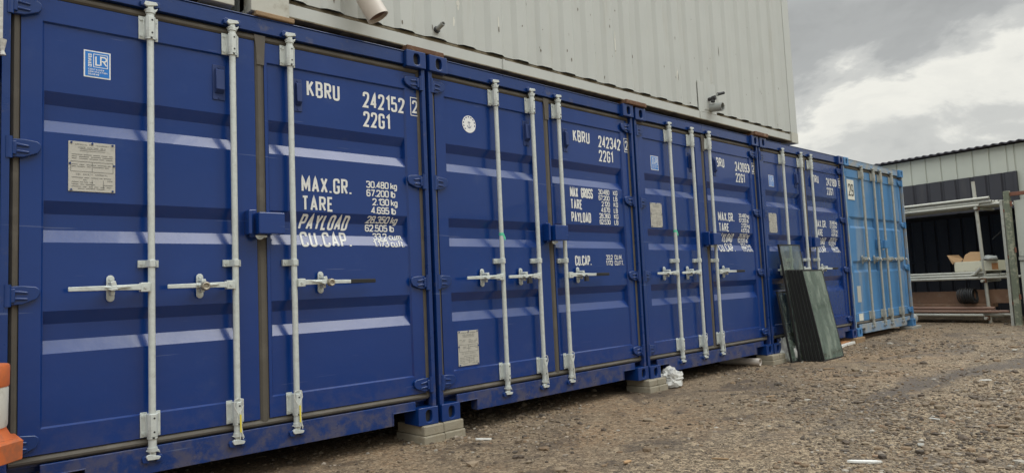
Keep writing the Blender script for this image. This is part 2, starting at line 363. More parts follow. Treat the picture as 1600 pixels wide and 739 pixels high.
# ------------------------------------------------------------------ ground
def smooth(a, b, v):
    t = min(1, max(0, (v - a) / (b - a))); return t * t * (3 - 2 * t)
def gz(x, y):
    d = max(abs(x - 5), abs(y + 1))
    base = -.112 + .060 * smooth(7.5, 12.0, x)
    k = 1 - smooth(12, 30, d)
    n = noise.noise(Vector((x * .55, y * .55, 3))) * .022 + noise.noise(Vector((x * 1.7, y * 1.7, 9))) * .012 + noise.noise(Vector((x * 6, y * 6, 1))) * .005
    # wheel ruts and a shallow wet dip well out from the containers
    rut = -.03 * math.exp(-((y + 2.35 - .18 * sin(x * .9)) / .22) ** 2) * smooth(4.2, 6, x) - .02 * math.exp(-((y + 1.75 - .12 * sin(x * .7 + 1)) / .15) ** 2) * smooth(4.5, 7, x)
    flat = 1 - math.exp(-((y - .1) / .45) ** 2) * .85
    return base + (n * flat + rut) * k
def axis(lo, hi, st, far):
    a = list(np.arange(lo, hi + 1e-6, st)); s = st; x = hi; R = []
    while x < far: s *= 1.35; x += s; R.append(x)
    s = st; x = lo; L = []
    while x > -far: s *= 1.35; x -= s; L.append(x)
    return L[::-1] + a + R
X = axis(-1.5, 15.5, .045, 600); Y = axis(-4.5, 1.0, .045, 600)
nx, ny = len(X), len(Y)
gv = [(x, y, gz(x, y)) for y in Y for x in X]
gf = [(j * nx + i, j * nx + i + 1, (j + 1) * nx + i + 1, (j + 1) * nx + i) for j in range(ny - 1) for i in range(nx - 1)]
def ground_mat():
    m = bpy.data.materials.new('brown_gravel_and_mud'); m.use_nodes = True; t = m.node_tree; p = t.nodes['Principled BSDF']
    co = N(t, 'ShaderNodeTexCoord').outputs['Object']
    big = tnoise(t, co, .55, 4, .6, .4); mid = tnoise(t, co, 2.3, 6, .65, .3)
    fine = tnoise(t, co, 34, 6, .78); fin2 = tnoise(t, co, 120, 3, .7)
    def cells(sc):
        v = N(t, 'ShaderNodeTexVoronoi'); v.inputs['Scale'].default_value = sc; t.links.new(co, v.inputs['Vector'])
        q = N(t, 'ShaderNodeSeparateColor'); t.links.new(v.outputs['Color'], q.inputs[0]); return v.outputs['Distance'], q.outputs[0], q.outputs[1]
    d1, a1, b1 = cells(84); d2, a2, b2 = cells(42); d3, a3, b3 = cells(150)
    sx = N(t, 'ShaderNodeSeparateXYZ'); t.links.new(co, sx.inputs[0])
    # stony ground (1) against trodden smooth dirt (0): stones towards the open yard, dirt in a broad band along the row
    stony = math_(t, 'ADD', math_(t, 'MULTIPLY', sx.outputs[1], -.55), math_(t, 'MULTIPLY', math_(t, 'SUBTRACT', mid, .5), 2.4))
    stony = ramp(t, math_(t, 'ADD', stony, -.45), [(0.0, .18), (.75, 1.0)])
    c = mixc(t, ramp(t, big, [(.42, 0.0), (.58, 1.0)]), (.265, .160, .082), (.158, .110, .070))
    c = mixc(t, ramp(t, mid, [(.42, 0.0), (.72, .8)]), c, (.285, .198, .115))
    c = mixc(t, math_(t, 'MULTIPLY', stony, .55), c, (.160, .132, .094))
    c = mixc(t, ramp(t, fine, [(.36, .95), (.53, 0.0)]), c, (.048, .032, .021))
    for a_, b_, k in ((a1, b1, 1.0), (a2, b2, .8), (a3, b3, .8)):
        m1 = math_(t, 'MULTIPLY', ramp(t, a_, [(.66, 0.0), (.80, .8), (1, .95)], 'LINEAR'), math_(t, 'MULTIPLY', math_(t, 'MULTIPLY_ADD', stony, .6, .4), k))
        c = mixc(t, m1, c, (.44, .34, .22))
        m2 = math_(t, 'MULTIPLY', ramp(t, b_, [(.70, 0.0), (.84, .8), (1, .9)], 'LINEAR'), math_(t, 'MULTIPLY', math_(t, 'MULTIPLY_ADD', stony, .6, .4), k))
        c = mixc(t, m2, c, (.042, .032, .024))
    wet = ramp(t, tnoise(t, co, 1.1, 7, .68, 1.0), [(.53, 0.0), (.63, 1.0)])
    # damp curving wheel track
    tr = math_(t, 'ADD', sx.outputs[1], math_(t, 'MULTIPLY_ADD', math_(t, 'SINE', math_(t, 'MULTIPLY', sx.outputs[0], .75)), .28, 2.05))
    tr = math_(t, 'ABSOLUTE', math_(t, 'ADD', tr, math_(t, 'MULTIPLY', math_(t, 'SUBTRACT', mid, .5), .7)))
    tr = math_(t, 'MULTIPLY', ramp(t, tr, [(.05, 1.0), (.24, 0.0)]), ramp(t, math_(t, 'MULTIPLY', sx.outputs[0], .1), [(.38, 0.0), (.52, 1.0)]))
    tr2 = math_(t, 'ABSOLUTE', math_(t, 'ADD', math_(t, 'ADD', sx.outputs[1], 1.25), math_(t, 'MULTIPLY', math_(t, 'SUBTRACT', big, .5), 2.2)))
    tr2 = math_(t, 'MULTIPLY', ramp(t, tr2, [(.03, .8), (.16, 0.0)]), ramp(t, mid, [(.45, 0.0), (.55, 1.0)]))
    wet = math_(t, 'MAXIMUM', math_(t, 'MAXIMUM', math_(t, 'MULTIPLY', wet, .8), tr), tr2)
    c = mixc(t, math_(t, 'MULTIPLY', wet, .80), c, (.058, .042, .030))
    t.links.new(c, p.inputs['Base Color'])
    t.links.new(math_(t, 'MULTIPLY_ADD', wet, -.38, .90), p.inputs['Roughness'])
    p.inputs['Specular IOR Level'].default_value = .35
    h = math_(t, 'ADD', math_(t, 'MULTIPLY', fine, .8), math_(t, 'MULTIPLY', math_(t, 'MULTIPLY', d1, stony), -.40))
    h = math_(t, 'ADD', h, math_(t, 'MULTIPLY', math_(t, 'MULTIPLY', d2, stony), -.6)); h = math_(t, 'ADD', h, math_(t, 'MULTIPLY', fin2, .25))
    b = N(t, 'ShaderNodeBump'); b.inputs['Strength'].default_value = 1; b.inputs['Distance'].default_value = .013
    t.links.new(h, b.inputs['Height']); t.links.new(b.outputs[0], p.inputs['Normal'])
    return m
me = bpy.data.meshes.new('ground'); me.from_pydata(gv, [], gf); me.materials.append(ground_mat()); me.polygons.foreach_set('use_smooth', [True] * len(gf))
go = bpy.data.objects.new('ground', me); COL.objects.link(go); tag(go, kind='structure')

# loose stones and chippings lying on the ground (nobody could count them)
def stones():
    rs = np.random.RandomState(3)
    ico = [(0, 0, -1), (.72, -.53, -.45), (-.28, -.85, -.45), (-.89, 0, -.45), (-.28, .85, -.45), (.72, .53, -.45), (.28, -.85, .45), (-.72, -.53, .45), (-.72, .53, .45), (.28, .85, .45), (.89, 0, .45), (0, 0, 1)]
    icf = [(0,1,2),(1,0,5),(0,2,3),(0,3,4),(0,4,5),(1,5,10),(2,1,6),(3,2,7),(4,3,8),(5,4,9),(1,10,6),(2,6,7),(3,7,8),(4,8,9),(5,9,10),(6,10,11),(7,6,11),(8,7,11),(9,8,11),(10,9,11)]
    ico = np.array(ico); icf = np.array(icf); V = []; F = []; C = []
    pal = np.array([(.33, .25, .165), (.27, .21, .14), (.20, .15, .10), (.11, .082, .06), (.38, .32, .25), (.23, .155, .09), (.075, .06, .047), (.46, .42, .35), (.27, .17, .10)])
    pw = np.array([.15, .17, .17, .15, .07, .12, .11, .03, .03])
    n = 0; tries = 0
    c0 = np.array([-.45, -3.93])
    while n < 36000 and tries < 400000:
        tries += 1
        x = rs.uniform(-.8, 14.5); y = rs.uniform(-4.2, .9) if x < 12.3 else rs.uniform(-4.0, 1.5)
        d = math.hypot(x - c0[0], y - c0[1])
        ang = math.degrees(math.atan2(x - c0[0], y - c0[1]))
        if not (4 < ang < 84): continue
        zone = noise.noise(Vector((x * .5 + 7, y * .5, 2))) + .5 * noise.noise(Vector((x * 1.8, y * 1.8, 5)))
        dens = .10 + 1.2 * max(0, zone + .10) + (1.2 * smooth(1.8, 2.7, -y) if x < 8 else 0)
        if rs.rand() > dens * min(1, (5.2 / d) ** 1.1): continue
        s = min(.032, rs.lognormal(math.log(.0056), .56)) * (1 + .35 * min(1, d / 12))
        k = pal[rs.choice(len(pal), p=pw)] * rs.uniform(.75, 1.15)
        a = rs.uniform(0, 2 * pi); sc = s * np.array([rs.uniform(.8, 1.5), rs.uniform(.7, 1.1), rs.uniform(.4, .8)])
        if rs.rand() < .018:      # pale splinters and straw among the stones
            sc = np.array([rs.uniform(.015, .045), rs.uniform(.002, .005), .0025]); k = np.array((.46, .37, .24)) * rs.uniform(.6, 1.15)
        p = ico * (1 + rs.uniform(-.22, .22, (12, 1))) * sc
        p = np.stack([p[:, 0] * cos(a) - p[:, 1] * sin(a), p[:, 0] * sin(a) + p[:, 1] * cos(a), p[:, 2]], 1) + np.array([x, y, gz(x, y) + sc[2] * .35])
        V.append(p); F.append(icf + 12 * n); C.append(np.tile(np.append(k, 1.0), (12, 1))); n += 1
    V = np.concatenate(V); F = np.concatenate(F); C = np.concatenate(C)
    me = bpy.data.meshes.new('gravel'); me.from_pydata(V.tolist(), [], F.tolist())
    ca = me.color_attributes.new('stone', 'FLOAT_COLOR', 'POINT'); ca.data.foreach_set('color', C.ravel())
    m = bpy.data.materials.new('loose_stone'); m.use_nodes = True; t = m.node_tree; p = t.nodes['Principled BSDF']
    at = N(t, 'ShaderNodeVertexColor', layer_name='stone')
    co = N(t, 'ShaderNodeTexCoord').outputs['Object']
    t.links.new(mixc(t, math_(t, 'MULTIPLY', tnoise(t, co, 180, 3, .6), .6), at.outputs[0], (.10, .075, .05)), p.inputs['Base Color']); p.inputs['Roughness'].default_value = .85
    me.materials.append(m); o = bpy.data.objects.new('gravel', me); COL.objects.link(o); tag(o, 'loose brown and grey stones strewn over the muddy yard', 'gravel', kind='stuff')
stones()

# ------------------------------------------------------------------ containers
CW, CH, CL = 2.438, 2.591, 6.058
FY = .060                                   # door face behind the casting face
def chan_profile(z, chans, hw=(.103, .037)):
    """0..1 depth of the pressed channels in z"""
    d = 0
    for c in chans:
        a = abs(z - c)
        d = max(d, 1 - min(1, max(0, (a - hw[1]) / (hw[0] - hw[1]))))
    return d
hash_seed = [0.0]
class Door:
    def __init__(s, x0, x1, px0, px1, chans, hw, zb=.207, zt=2.444, pz0=.325, pz1=2.325, inset=.012, depth=.032, endw=.006):
        s.__dict__.update(locals()); s.sd = s.x0 * 3.1 + hash_seed[0]
    def depth_at(s, x, z):
        ix = min(1, max(0, (x - s.px0) / .008)) * min(1, max(0, (s.px1 - x) / .008)); iz = min(1, max(0, (z - s.pz0) / .008)) * min(1, max(0, (s.pz1 - z) / .008))
        d = s.inset * min(ix, iz)
        rx = min(1, max(0, (x - s.px0 - .010) / s.endw), max(0, (s.px1 - .010 - x) / s.endw))
        return d + s.depth * min(rx, chan_profile(z, s.chans, s.hw))
    def wob(s, x, z):
        e = min(1, (x - s.px0) / .1, (s.px1 - x) / .1, (z - s.pz0) / .1, (s.pz1 - z) / .1)
        return 0 if e <= 0 else e * noise.noise(Vector((x * 2.6 + s.sd, z * 2.9, s.sd))) * .0035
    def y(s, x, z): return FY + s.depth_at(x, z) + s.wob(x, z)
    def build(s, mt, parent):
        xs = sorted({s.x0, s.px0, s.px0 + .008, s.px0 + .010, s.px0 + .010 + s.endw, s.px1 - .010 - s.endw, s.px1 - .010, s.px1 - .008, s.px1, s.x1})
        zs = {s.zb, s.pz0, s.pz0 + .008, s.pz1 - .008, s.pz1, s.zt}
        for c in s.chans: zs |= {c - s.hw[0], c - s.hw[1], c + s.hw[1], c + s.hw[0]}
        # extra columns with a slight oil-canning of the thin sheet
        xa, xb = s.px0 + .010 + s.endw, s.px1 - .010 - s.endw
        xs = sorted(set(xs) | {xa + (xb - xa) * k / 10 for k in range(1, 10)})
        zl = sorted(zs); extra = set()
        for a, b in zip(zl, zl[1:]):
            if b - a > .12:
                k = int((b - a) / .06); extra |= {a + (b - a) * i / k for i in range(1, k)}
        zs = sorted(zs | extra)
        nX, nZ = len(xs), len(zs)
        V = [(x, s.y(x, z), z) for z in zs for x in xs]; F = []
        D = lambda i, j: s.depth_at(xs[i], zs[j])
        for j in range(nZ - 1):
            for i in range(nX - 1):
                a, b, c, d = j * nX + i, j * nX + i + 1, (j + 1) * nX + i + 1, (j + 1) * nX + i
                if abs(D(i, j) - D(i + 1, j + 1)) >= abs(D(i + 1, j) - D(i, j + 1)): F += [(a, b, c), (a, c, d)]
                else: F += [(a, b, d), (b, c, d)]
        mb = MB(); mb.add(V, F, True)
        n0 = len(V)
        # skirt and back
        x0, x1, zb, zt, yb = s.x0, s.x1, s.zb, s.zt, FY + .062
        mb.add([(x0, FY, zb), (x1, FY, zb), (x1, FY, zt), (x0, FY, zt), (x0, yb, zb), (x1, yb, zb), (x1, yb, zt), (x0, yb, zt)],
               [(0, 4, 5, 1), (1, 5, 6, 2), (2, 6, 7, 3), (3, 7, 4, 0), (4, 7, 6, 5)])
        o = mb.build('door', mt, parent); o.data.set_sharp_from_angle(angle=radians(14)); return o
hash_seed = [0.0]
_cache = {}
def cached(key, name, fn, parent, loc=(0, 0, 0)):
    if key not in _cache:
        _cache[key] = fn(); o = _cache[key]; o.parent = parent; o.location = loc; return o
    s = _cache[key]; o = s.copy(); COL.objects.link(o); o.parent = parent; o.location = loc; o.name = name; return o

def casting_mesh(mt, name='corner_casting'):
    # hollow steel corner block with an oval hole in its front: 162 wide, 178 deep, 118 high, origin at front lower outer corner
    w, d, h = .162, .178, .118; n = 20; V = []; F = []
    cx, cz = w * .52, h * .5
    def oval(i, sx=.027, sz=.040):
        a = 2 * pi * i / n; c, s_ = cos(a), sin(a)
        return (cx + sx * (abs(c) ** .7) * (1 if c > 0 else -1), cz + sz * (abs(s_) ** .7) * (1 if s_ > 0 else -1))
    def sq(i):
        a = 2 * pi * i / n; c, s_ = cos(a), sin(a); k = 1 / max(abs(c) / (w / 2), abs(s_) / (h / 2)); return (w / 2 + c * k, h / 2 + s_ * k)
    mb = MB()
    outer = [sq(i) for i in range(n)]
    # snap to the true corners
    for cr in ((0, 0), (w, 0), (w, h), (0, h)):
        k = min(range(n), key=lambda i: (outer[i][0] - cr[0]) ** 2 + (outer[i][1] - cr[1]) ** 2); outer[k] = cr
    V = [(x, 0, z) for x, z in outer] + [(x, 0, z) for x, z in (oval(i) for i in range(n))] + [(x, .03, z) for x, z in (oval(i) for i in range(n))]
    V += [(x, d, z) for x, z in outer]
    F = [(i, (i + 1) % n, n + (i + 1) % n, n + i) for i in range(n)] + [(n + i, n + (i + 1) % n, 2 * n + (i + 1) % n, 2 * n + i) for i in range(n)]
    F += [(3 * n + i, 3 * n + (i + 1) % n, (i + 1) % n, i) for i in range(n)] + [tuple(3 * n + i for i in range(n))]
    mb.add(V, F)
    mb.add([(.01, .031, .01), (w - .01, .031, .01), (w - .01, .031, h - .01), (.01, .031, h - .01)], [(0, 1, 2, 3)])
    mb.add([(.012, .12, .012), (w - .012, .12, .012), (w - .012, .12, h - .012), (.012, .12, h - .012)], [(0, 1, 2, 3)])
    mb.v = [v for v in mb.v]
    o = mb.build(name, mt); fix_normals(o)
    b = o.modifiers.new('bevel', 'BEVEL'); b.width = .005; b.segments = 2; b.limit_method = 'ANGLE'; b.angle_limit = radians(60)
    return o
def casting(mt, parent, loc, name='corner_casting'):
    def mk():
        o = casting_mesh(mt)
        # dark bore behind the front hole
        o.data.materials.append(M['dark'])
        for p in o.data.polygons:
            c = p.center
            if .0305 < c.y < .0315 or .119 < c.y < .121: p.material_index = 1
        return o
    return cached(('casting', mt), name, mk, parent, loc)
def hinge(mt, parent, side, z):
    """side +1: left edge of the container, blade runs to +x; -1 mirrored; origin at the pin"""
    def mk():
        mb = MB(); y0 = .028
        mb.tube((0, y0, -.052), (0, y0, .052), .0155, 14)
        pts = [(.004, .044), (.060, .046), (.112, .040), (.128, .028), (.130, .004), (.118, -.018), (.060, -.043), (.004, -.046)]
        mb.prism([(s_ * side, zz) for s_, zz in pts], .036, .058)
        for (za, zb) in ((.022, .014), (-.012, -.016)):
            mb.prism([(side * .012, za + .006), (side * .078, zb + .003), (side * .084, zb - .003), (side * .078, zb - .007), (side * .012, za - .010)], .028, .040)
        mb.prism([(side * .0, .030), (side * .03, .034), (side * .03, -.034), (side * .0, -.032)], .024, .044)
        o = mb.build('hinge', mt); fix_normals(o)
        b = o.modifiers.new('bevel', 'BEVEL'); b.width = .004; b.segments = 2; b.limit_method = 'ANGLE'; b.angle_limit = radians(40)
        return o
    return cached(('hinge', mt, side), 'hinge', mk, parent, ((.031 if side > 0 else CW - .031), 0, z))

RY = .020; RR = .0172
def rod(mt, kp, door, x, parent_frame, z0=.105, z1=2.515, hole=True):
    def mk():
        mb = MB(); mb.tube((0, RY, .19), (0, RY, 2.42), RR, 16)
        for z, s in ((z1, 1), (z0, -1)):
            mb.tube((0, RY, z - s * .14), (0, RY, z - s * .03), RR * 1.18, 14)
            mb.tube((0, RY, z - s * .055), (0, RY, z - s * .035), RR * 1.45, 14)
            # forged cam with two hooked prongs
            mb.box(-.014, .014, RY - .012, RY + .028, min(z - s * .040, z + s * .006), max(z - s * .040, z + s * .006))
            mb.prism([(-.034, z - s * .012), (-.026, z + s * .006), (.028, z + s * .008), (.037, z - s * .006), (.026, z - s * .010), (0, z - s * .016), (-.022, z - s * .022)], RY - .018, RY + .004)
            mb.prism([(-.030, z - s * .038), (.026, z - s * .030), (.036, z - s * .022), (.028, z - s * .044), (-.016, z - s * .048)], RY - .012, RY + .016)
        o = mb.build('locking_bar', mt); fix_normals(o); o.data.set_sharp_from_angle(angle=radians(42))
        b = o.modifiers.new('bevel', 'BEVEL'); b.width = .002; b.segments = 1; b.limit_method = 'ANGLE'; b.angle_limit = radians(50)
        return o
    cached(('rod', mt), 'locking_bar', mk, door, (x, 0, 0))
    def mkb():   # long bearing bracket with flanges, rivets and sleeve
        mb = MB()
        mb.box(-.050, -.016, FY - .010, FY - .002, -.064, .064); mb.box(.016, .047, FY - .010, FY - .002, -.064, .064)
        mb.prism([(-.050, FY - .010), (-.024, FY - .012), (-.024, RY - .010), (-.012, RY - .024), (.012, RY - .024), (.024, RY - .010), (.024, FY - .012), (.047, FY - .010), (.047, FY - .003), (-.050, FY - .003)], -.060, .056, 'z')
        for sx in (-.038, .036):
            for sz in (-.044, .044): mb.tube((sx, FY - .017, sz), (sx, FY - .002, sz), .0075, 8)
        mb.tube((0, RY, -.070), (0, RY, -.060), RR * 1.5, 14)
        for sz in (-.036, .034): mb.tube((.004, RY - .0255, sz), (.004, RY - .0235, sz), .0052, 8)
        o = mb.build('bar_bearing', mt); fix_normals(o); o.data.materials.append(M['dark'])
        for p in o.data.polygons:
            if p.center.y < RY - .0243: p.material_index = 1; o.data.set_sharp_from_angle(angle=radians(40))
        b = o.modifiers.new('bevel', 'BEVEL'); b.width = .0025; b.segments = 2; b.limit_method = 'ANGLE'; b.angle_limit = radians(50)
        # small grease holes
        return o
    cached(('brgt', mt), 'bar_bearing', mkb, door, (x, 0, 2.385)); cached(('brgt', mt), 'bar_bearing', mkb, door, (x, 0, .275))
    def mkg():
        mb = MB()
        mb.prism([(-.056, FY - .009), (-.026, FY - .009), (-.022, RY - .006), (-.012, RY - .022), (.012, RY - .022), (.022, RY - .006), (.026, FY - .009), (.043, FY - .009), (.043, FY + .012), (-.056, FY + .012)], -.019, .019, 'z')
        mb.tube((-.042, FY - .015, 0), (-.042, FY, 0), .007, 8); mb.tube((.034, FY - .015, 0), (.034, FY, 0), .006, 8)
        o = mb.build('bar_guide', mt); fix_normals(o)
        b = o.modifiers.new('bevel', 'BEVEL'); b.width = .002; b.segments = 2; b.limit_method = 'ANGLE'; b.angle_limit = radians(50)
        return o
    cached(('gd', mt), 'bar_guide', mkg, door, (x, 0, 1.108))
    def mkk():
        mb = MB()
        for z, s in ((0, 1),):
            for sx in (-1, 1):
                mb.prism([(sx * .017, z - .022), (sx * .046, z - .018), (sx * .050, z + .004), (sx * .040, z + .016), (sx * .017, z + .012)], .012, .048)
        mb.box(-.047, .047, .027, .040, -.018, .013); o = mb.build('cam_keeper', kp); fix_normals(o)
        b = o.modifiers.new('bevel', 'BEVEL'); b.width = .003; b.segments = 2; b.limit_method = 'ANGLE'; b.angle_limit = radians(50)
        return o
    cached(('kp', kp), 'cam_keeper', mkk, parent_frame, (x, 0, 2.515)); cached(('kp', kp), 'cam_keeper', mkk, parent_frame, (x, 0, .105))
def handle(mt, door, x, z, dirn, reach, grip=False, ret=.19, seal=None):
    mb = MB(); s = dirn
    a, b = x + s * .014, x + s * reach; y0, y1 = -.004, .004
    mb.box(min(x + s * .012, x + s * .058), max(x + s * .012, x + s * .058), -.010, .032, z - .024, z + .024)     # hub
    mb.tube((x + s * .036, -.016, z), (x + s * .036, -.006, z), .008, 10)
    gx = x + s * (reach - .175) if grip else b
    mb.prism([(x + s * .05, z + .017), (x + s * (ret + .02), z + .013), (gx, z + .010), (gx, z - .012), (x + s * (ret + .02), z - .012), (x + s * .05, z - .015)], y0 - .004, y1)
    mb.prism([(x + s * .10, z + .004), (x + s * (ret - .01), z + .012), (x + s * (ret + .04), z + .003), (x + s * (ret - .01), z - .006)], y0 - .014, y0 + .001)
    o = mb.build('door_handle', mt, door, bevel=.003); fix_normals(o)
    if grip:
        g = MB().prism([(gx, z + .013), (b - s * .004, z + .012), (b, z + .004), (b, z - .008), (b - s * .004, z - .013), (gx, z - .014)], -.013, .010).build('handle_grip', 'black', door, bevel=.003); fix_normals(g)
    def mkr():
        m2 = MB(); pts = []
        for k in range(9): pts.append((.0185 * cos(pi * k / 8), .048 + .0185 * sin(pi * k / 8)))
        for k in range(9): pts.append((-.0185 * cos(pi * k / 8), -.050 - .0185 * sin(pi * k / 8)))
        m2.prism(pts, FY - .012, FY - .002)
        for sz in (-.050, .048): m2.tube((0, FY - .019, sz), (0, FY - .010, sz), .0085, 10)
        m2.prism([(-.012, .030), (.010, .036), (.018, .006), (.010, -.004), (-.006, -.002)], -.016, FY - .008)
        m2.prism([(-.030, -.004), (.014, -.001), (.020, -.010), (-.006, -.016)], -.022, FY - .008)
        m2.prism([(-.010, -.016), (.012, -.016), (.010, -.036), (-.008, -.036)], .002, FY - .008)
        oo = m2.build('handle_retainer', mt); fix_normals(oo)
        bb = oo.modifiers.new('bevel', 'BEVEL'); bb.width = .0025; bb.segments = 2; bb.limit_method = 'ANGLE'; bb.angle_limit = radians(40)
        return oo
    cached(('ret', mt), 'handle_retainer', mkr, door, (x + s * ret, 0, z))
    if seal == 'disc':
        q = MB(); c = x + s * ret + .028 * s if s > 0 else x + s * ret + .004
        q.tube((c, -.040, z - .004), (c, -.020, z - .004), .024, 20); q.torus((c, -.042, z - .004), (0, 1, 0), .017, .006, 20, 8)
        return q
    if seal == 'lock':
        q = MB(); c = x + s * ret + .012
        q.box(c - .020, c + .020, -.044, -.022, z - .056, z - .016); q.torus((c, -.033, z - .018), (0, 1, 0), .013, .004, 14, 6, 0, pi)
        return q
    return None

GROUP = 'dark blue shipping containers in the row'
def container(i, spec):
    name = 'shipping_container'; P, RL = spec['paint'], spec['rail']
    root = empty(name, spec['loc'], spec['rz']); tag(root, spec['label'], 'container', spec.get('group'))
    hash_seed[0] = i * 1.37
    galv = spec.get('galv', 'galv')
    # end frame: posts, header, sill with fork notches, plus side and roof edge rails
    f = MB()
    for x0, x1 in ((.0, .034), (CW - .030, CW)):
        f.box(x0, x1, .022, .075, .1175, CH - .1175)
        f.box(.0 if x0 == 0 else CW - .012, .012 if x0 == 0 else CW, .075, .16, .1175, CH - .1175)
    f.box(.03, CW - .03, .125, .165, .1175, CH - .1175)          # full-width unseen panel behind the doors keeps the box dark
    f.prism([(.163, .030), (.163, CH - .002), (CW - .163, CH - .002), (CW - .163, .030)][:0] or [(.163, 2.493), (CW - .163, 2.493), (CW - .163, CH - .010), (.163, CH - .010)], .036, .12)
    f.box(.04, CW - .04, .084, .125, 2.452, 2.4835)
    f.box(.158, CW - .158, .030, .16, CH - .0095, CH - .003)
    nl = [(.163, .105), (.170, .105), (.345, .105), (.345, .028), (2.100, .028), (2.100, .105), (2.270, .105), (CW - .163, .105), (CW - .163, .163), (.163, .163)]
    f.prism(nl, .032, .050)
    f.box(.04, CW - .04, .084, .125, .150, .203)
    for xa, xb in ((.165, .352), (2.093, 2.273)):
        f.box(xa, xb, .026, .10, .1055, .112)
    for xa in (.3455, 2.0935): f.box(xa, xa + .006, .026, .10, .028, .105)
    f.box(.3525, 2.0930, .0502, .10, .028, .034)
    for x0 in (0, CW - .05):
        f.box(x0, x0 + .05, .178, CL - .178, .05, .16); f.box(x0, x0 + .05, .178, CL - .178, CH - .09, CH - .012)
        f.box(x0, x0 + .06, CL - .16, CL - .01, .118, CH - .118)
    f.box(.163, CW - .163, CL - .06, CL - .005, .03, .16); f.box(.163, CW - .163, CL - .06, CL - .005, CH - .11, CH - .01)
    f.box(.052, CW - .052, .17, CL - .06, .10, .135)               # floor
    fo = f.build('frame', RL, root, bevel=.003); fix_normals(fo)
    # corrugated sides, rear and roof
    for sx in (.018, CW - .018):
        w = MB(); ys = []; y = .165; k = 0
        while y < CL - .165:
            ys.append((y, (0, 0, 1, 1)[k % 4])); y += (.072, .068, .072, .068)[k % 4]; k += 1
        ys.append((CL - .16, 0)); sg = 1 if sx < 1 else -1
        V = []
        for yy, d in ys: V += [(sx + sg * d * .03, yy, .155), (sx + sg * d * .03, yy, CH - .085)]
        w.add(V, [(2 * q, 2 * q + 2, 2 * q + 3, 2 * q + 1) for q in range(len(ys) - 1)]); w.build('side_wall', P, root)
    w = MB(); V = []; xs = [.05 + (CW - .1) * q / 36 for q in range(37)]
    for q, xx in enumerate(xs): d = (0, 0, 1, 1)[q % 4] * .03; V += [(xx, CL - .03 - d, .15), (xx, CL - .03 - d, CH - .1)]
    w.add(V, [(2 * q, 2 * q + 2, 2 * q + 3, 2 * q + 1) for q in range(36)]); w.build('end_wall', P, root)
    w = MB(); w.box(.02, CW - .02, .14, CL - .02, CH - .018, CH - .0125); w.build('roof', P, root)
    for cx in (0, CW - .162):
        for cz in (0, CH - .118):
            casting(spec.get('castmat', 'navyfit'), root, (cx, 0, cz))
            casting(spec.get('castmat', 'navyfit'), root, (cx, CL - .178, cz))
    # doors
    ch = spec.get('chans', (1.872, 1.322, .780)); hw = spec.get('hw', (.103, .040))
    dl = Door(.078, 1.226, .166, 1.118, ch, hw); dr = Door(1.284, 2.384, 1.302, 2.292, ch, hw)
    if spec.get('light'): dl = Door(.078, 1.232, .170, 1.185, ch, hw, depth=.028); dr = Door(1.268, 2.398, 1.290, 2.300, ch, hw, depth=.028)
    ol, orr = dl.build(P, root), dr.build(P, root)
    # rubber seals: outline strips with a raised bead
    def gasket(o, x0, x1, centre):
        g = MB(); gy = FY + .006
        def bead_h(xa, xb, z, h):
            g.prism([(gy + .02, z - h), (gy - .006, z - h), (gy - .014, z - h * .55), (gy - .016, z), (gy - .006, z + h * .5), (gy + .004, z + h), (gy + .02, z + h)], xa, xb, 'x')
        def bead_v(x, z0, z1, h):
            g.prism([(x - h, gy + .02), (x - h, gy + .002), (x - h * .4, gy - .012), (x + h * .3, gy - .013), (x + h, gy), (x + h, gy + .02)], z0, z1, 'z')
        bead_h(x0, x1, 2.4690, .0215); bead_h(x0, x1, .1850, .0190)
        return g, bead_v
    g, bv = gasket(ol, .042, 1.250, 1); bv(.058, .178, 2.482, .018); fix_normals(g.build('gasket', 'rubber', ol))
    g, bv = gasket(orr, 1.2505, CW - .042, -1); bv(CW - .039, .178, 2.482, .020)
    if not spec.get('light'):
        bv(1.255, .178, 2.449, .0285)
        g.prism([(1.222, 2.482), (1.292, 2.482), (1.286, 2.40), (1.281, 2.30), (1.236, 2.30), (1.234, 2.40)], FY - .012, FY - .006)
    else: bv(1.250, .178, 2.449, .017)
    fix_normals(g.build('gasket', 'rubber', orr))
    for z in (2.372, 1.668, .963, .264):
        hinge('navyfit' if not spec.get('light') else P, ol, 1, z); hinge('navyfit' if not spec.get('light') else P, orr, -1, z)
    # lock box over the seam
    lb = MB(); zc = 1.335
    lb.box(1.195, 1.350, -.052, .045, zc - .064, zc + .062)
    lb.box(1.296, 1.345, .045, FY + .01, zc - .060, zc + .058)
    lo = lb.build('lock_box', P, orr, bevel=.006); fix_normals(lo)
    l2 = MB(); l2.box(1.150, 1.170, -.020, FY + .012, zc - .064, zc + .076); l2.box(1.1702, 1.215, .030, FY + .01, zc - .08, zc + .085); fix_normals(l2.build('lock_box', P, ol, bevel=.005))
    l3 = MB(); l3.torus((1.215, -.01, zc - .070), (0, 1, 0), .020, .006, 12, 6, pi, 2 * pi); l3.box(1.20, 1.255, -.016, -.004, zc - .082, zc - .070); l3.build('lock_shackle', 'galv', orr)
    # bars and handles
    rods = spec['rods']
    for q, x in enumerate(rods):
        d = ol if q < 2 else orr
        rod(galv, 'navyfit' if not spec.get('light') else RL, d, x, root)
    hz = .985
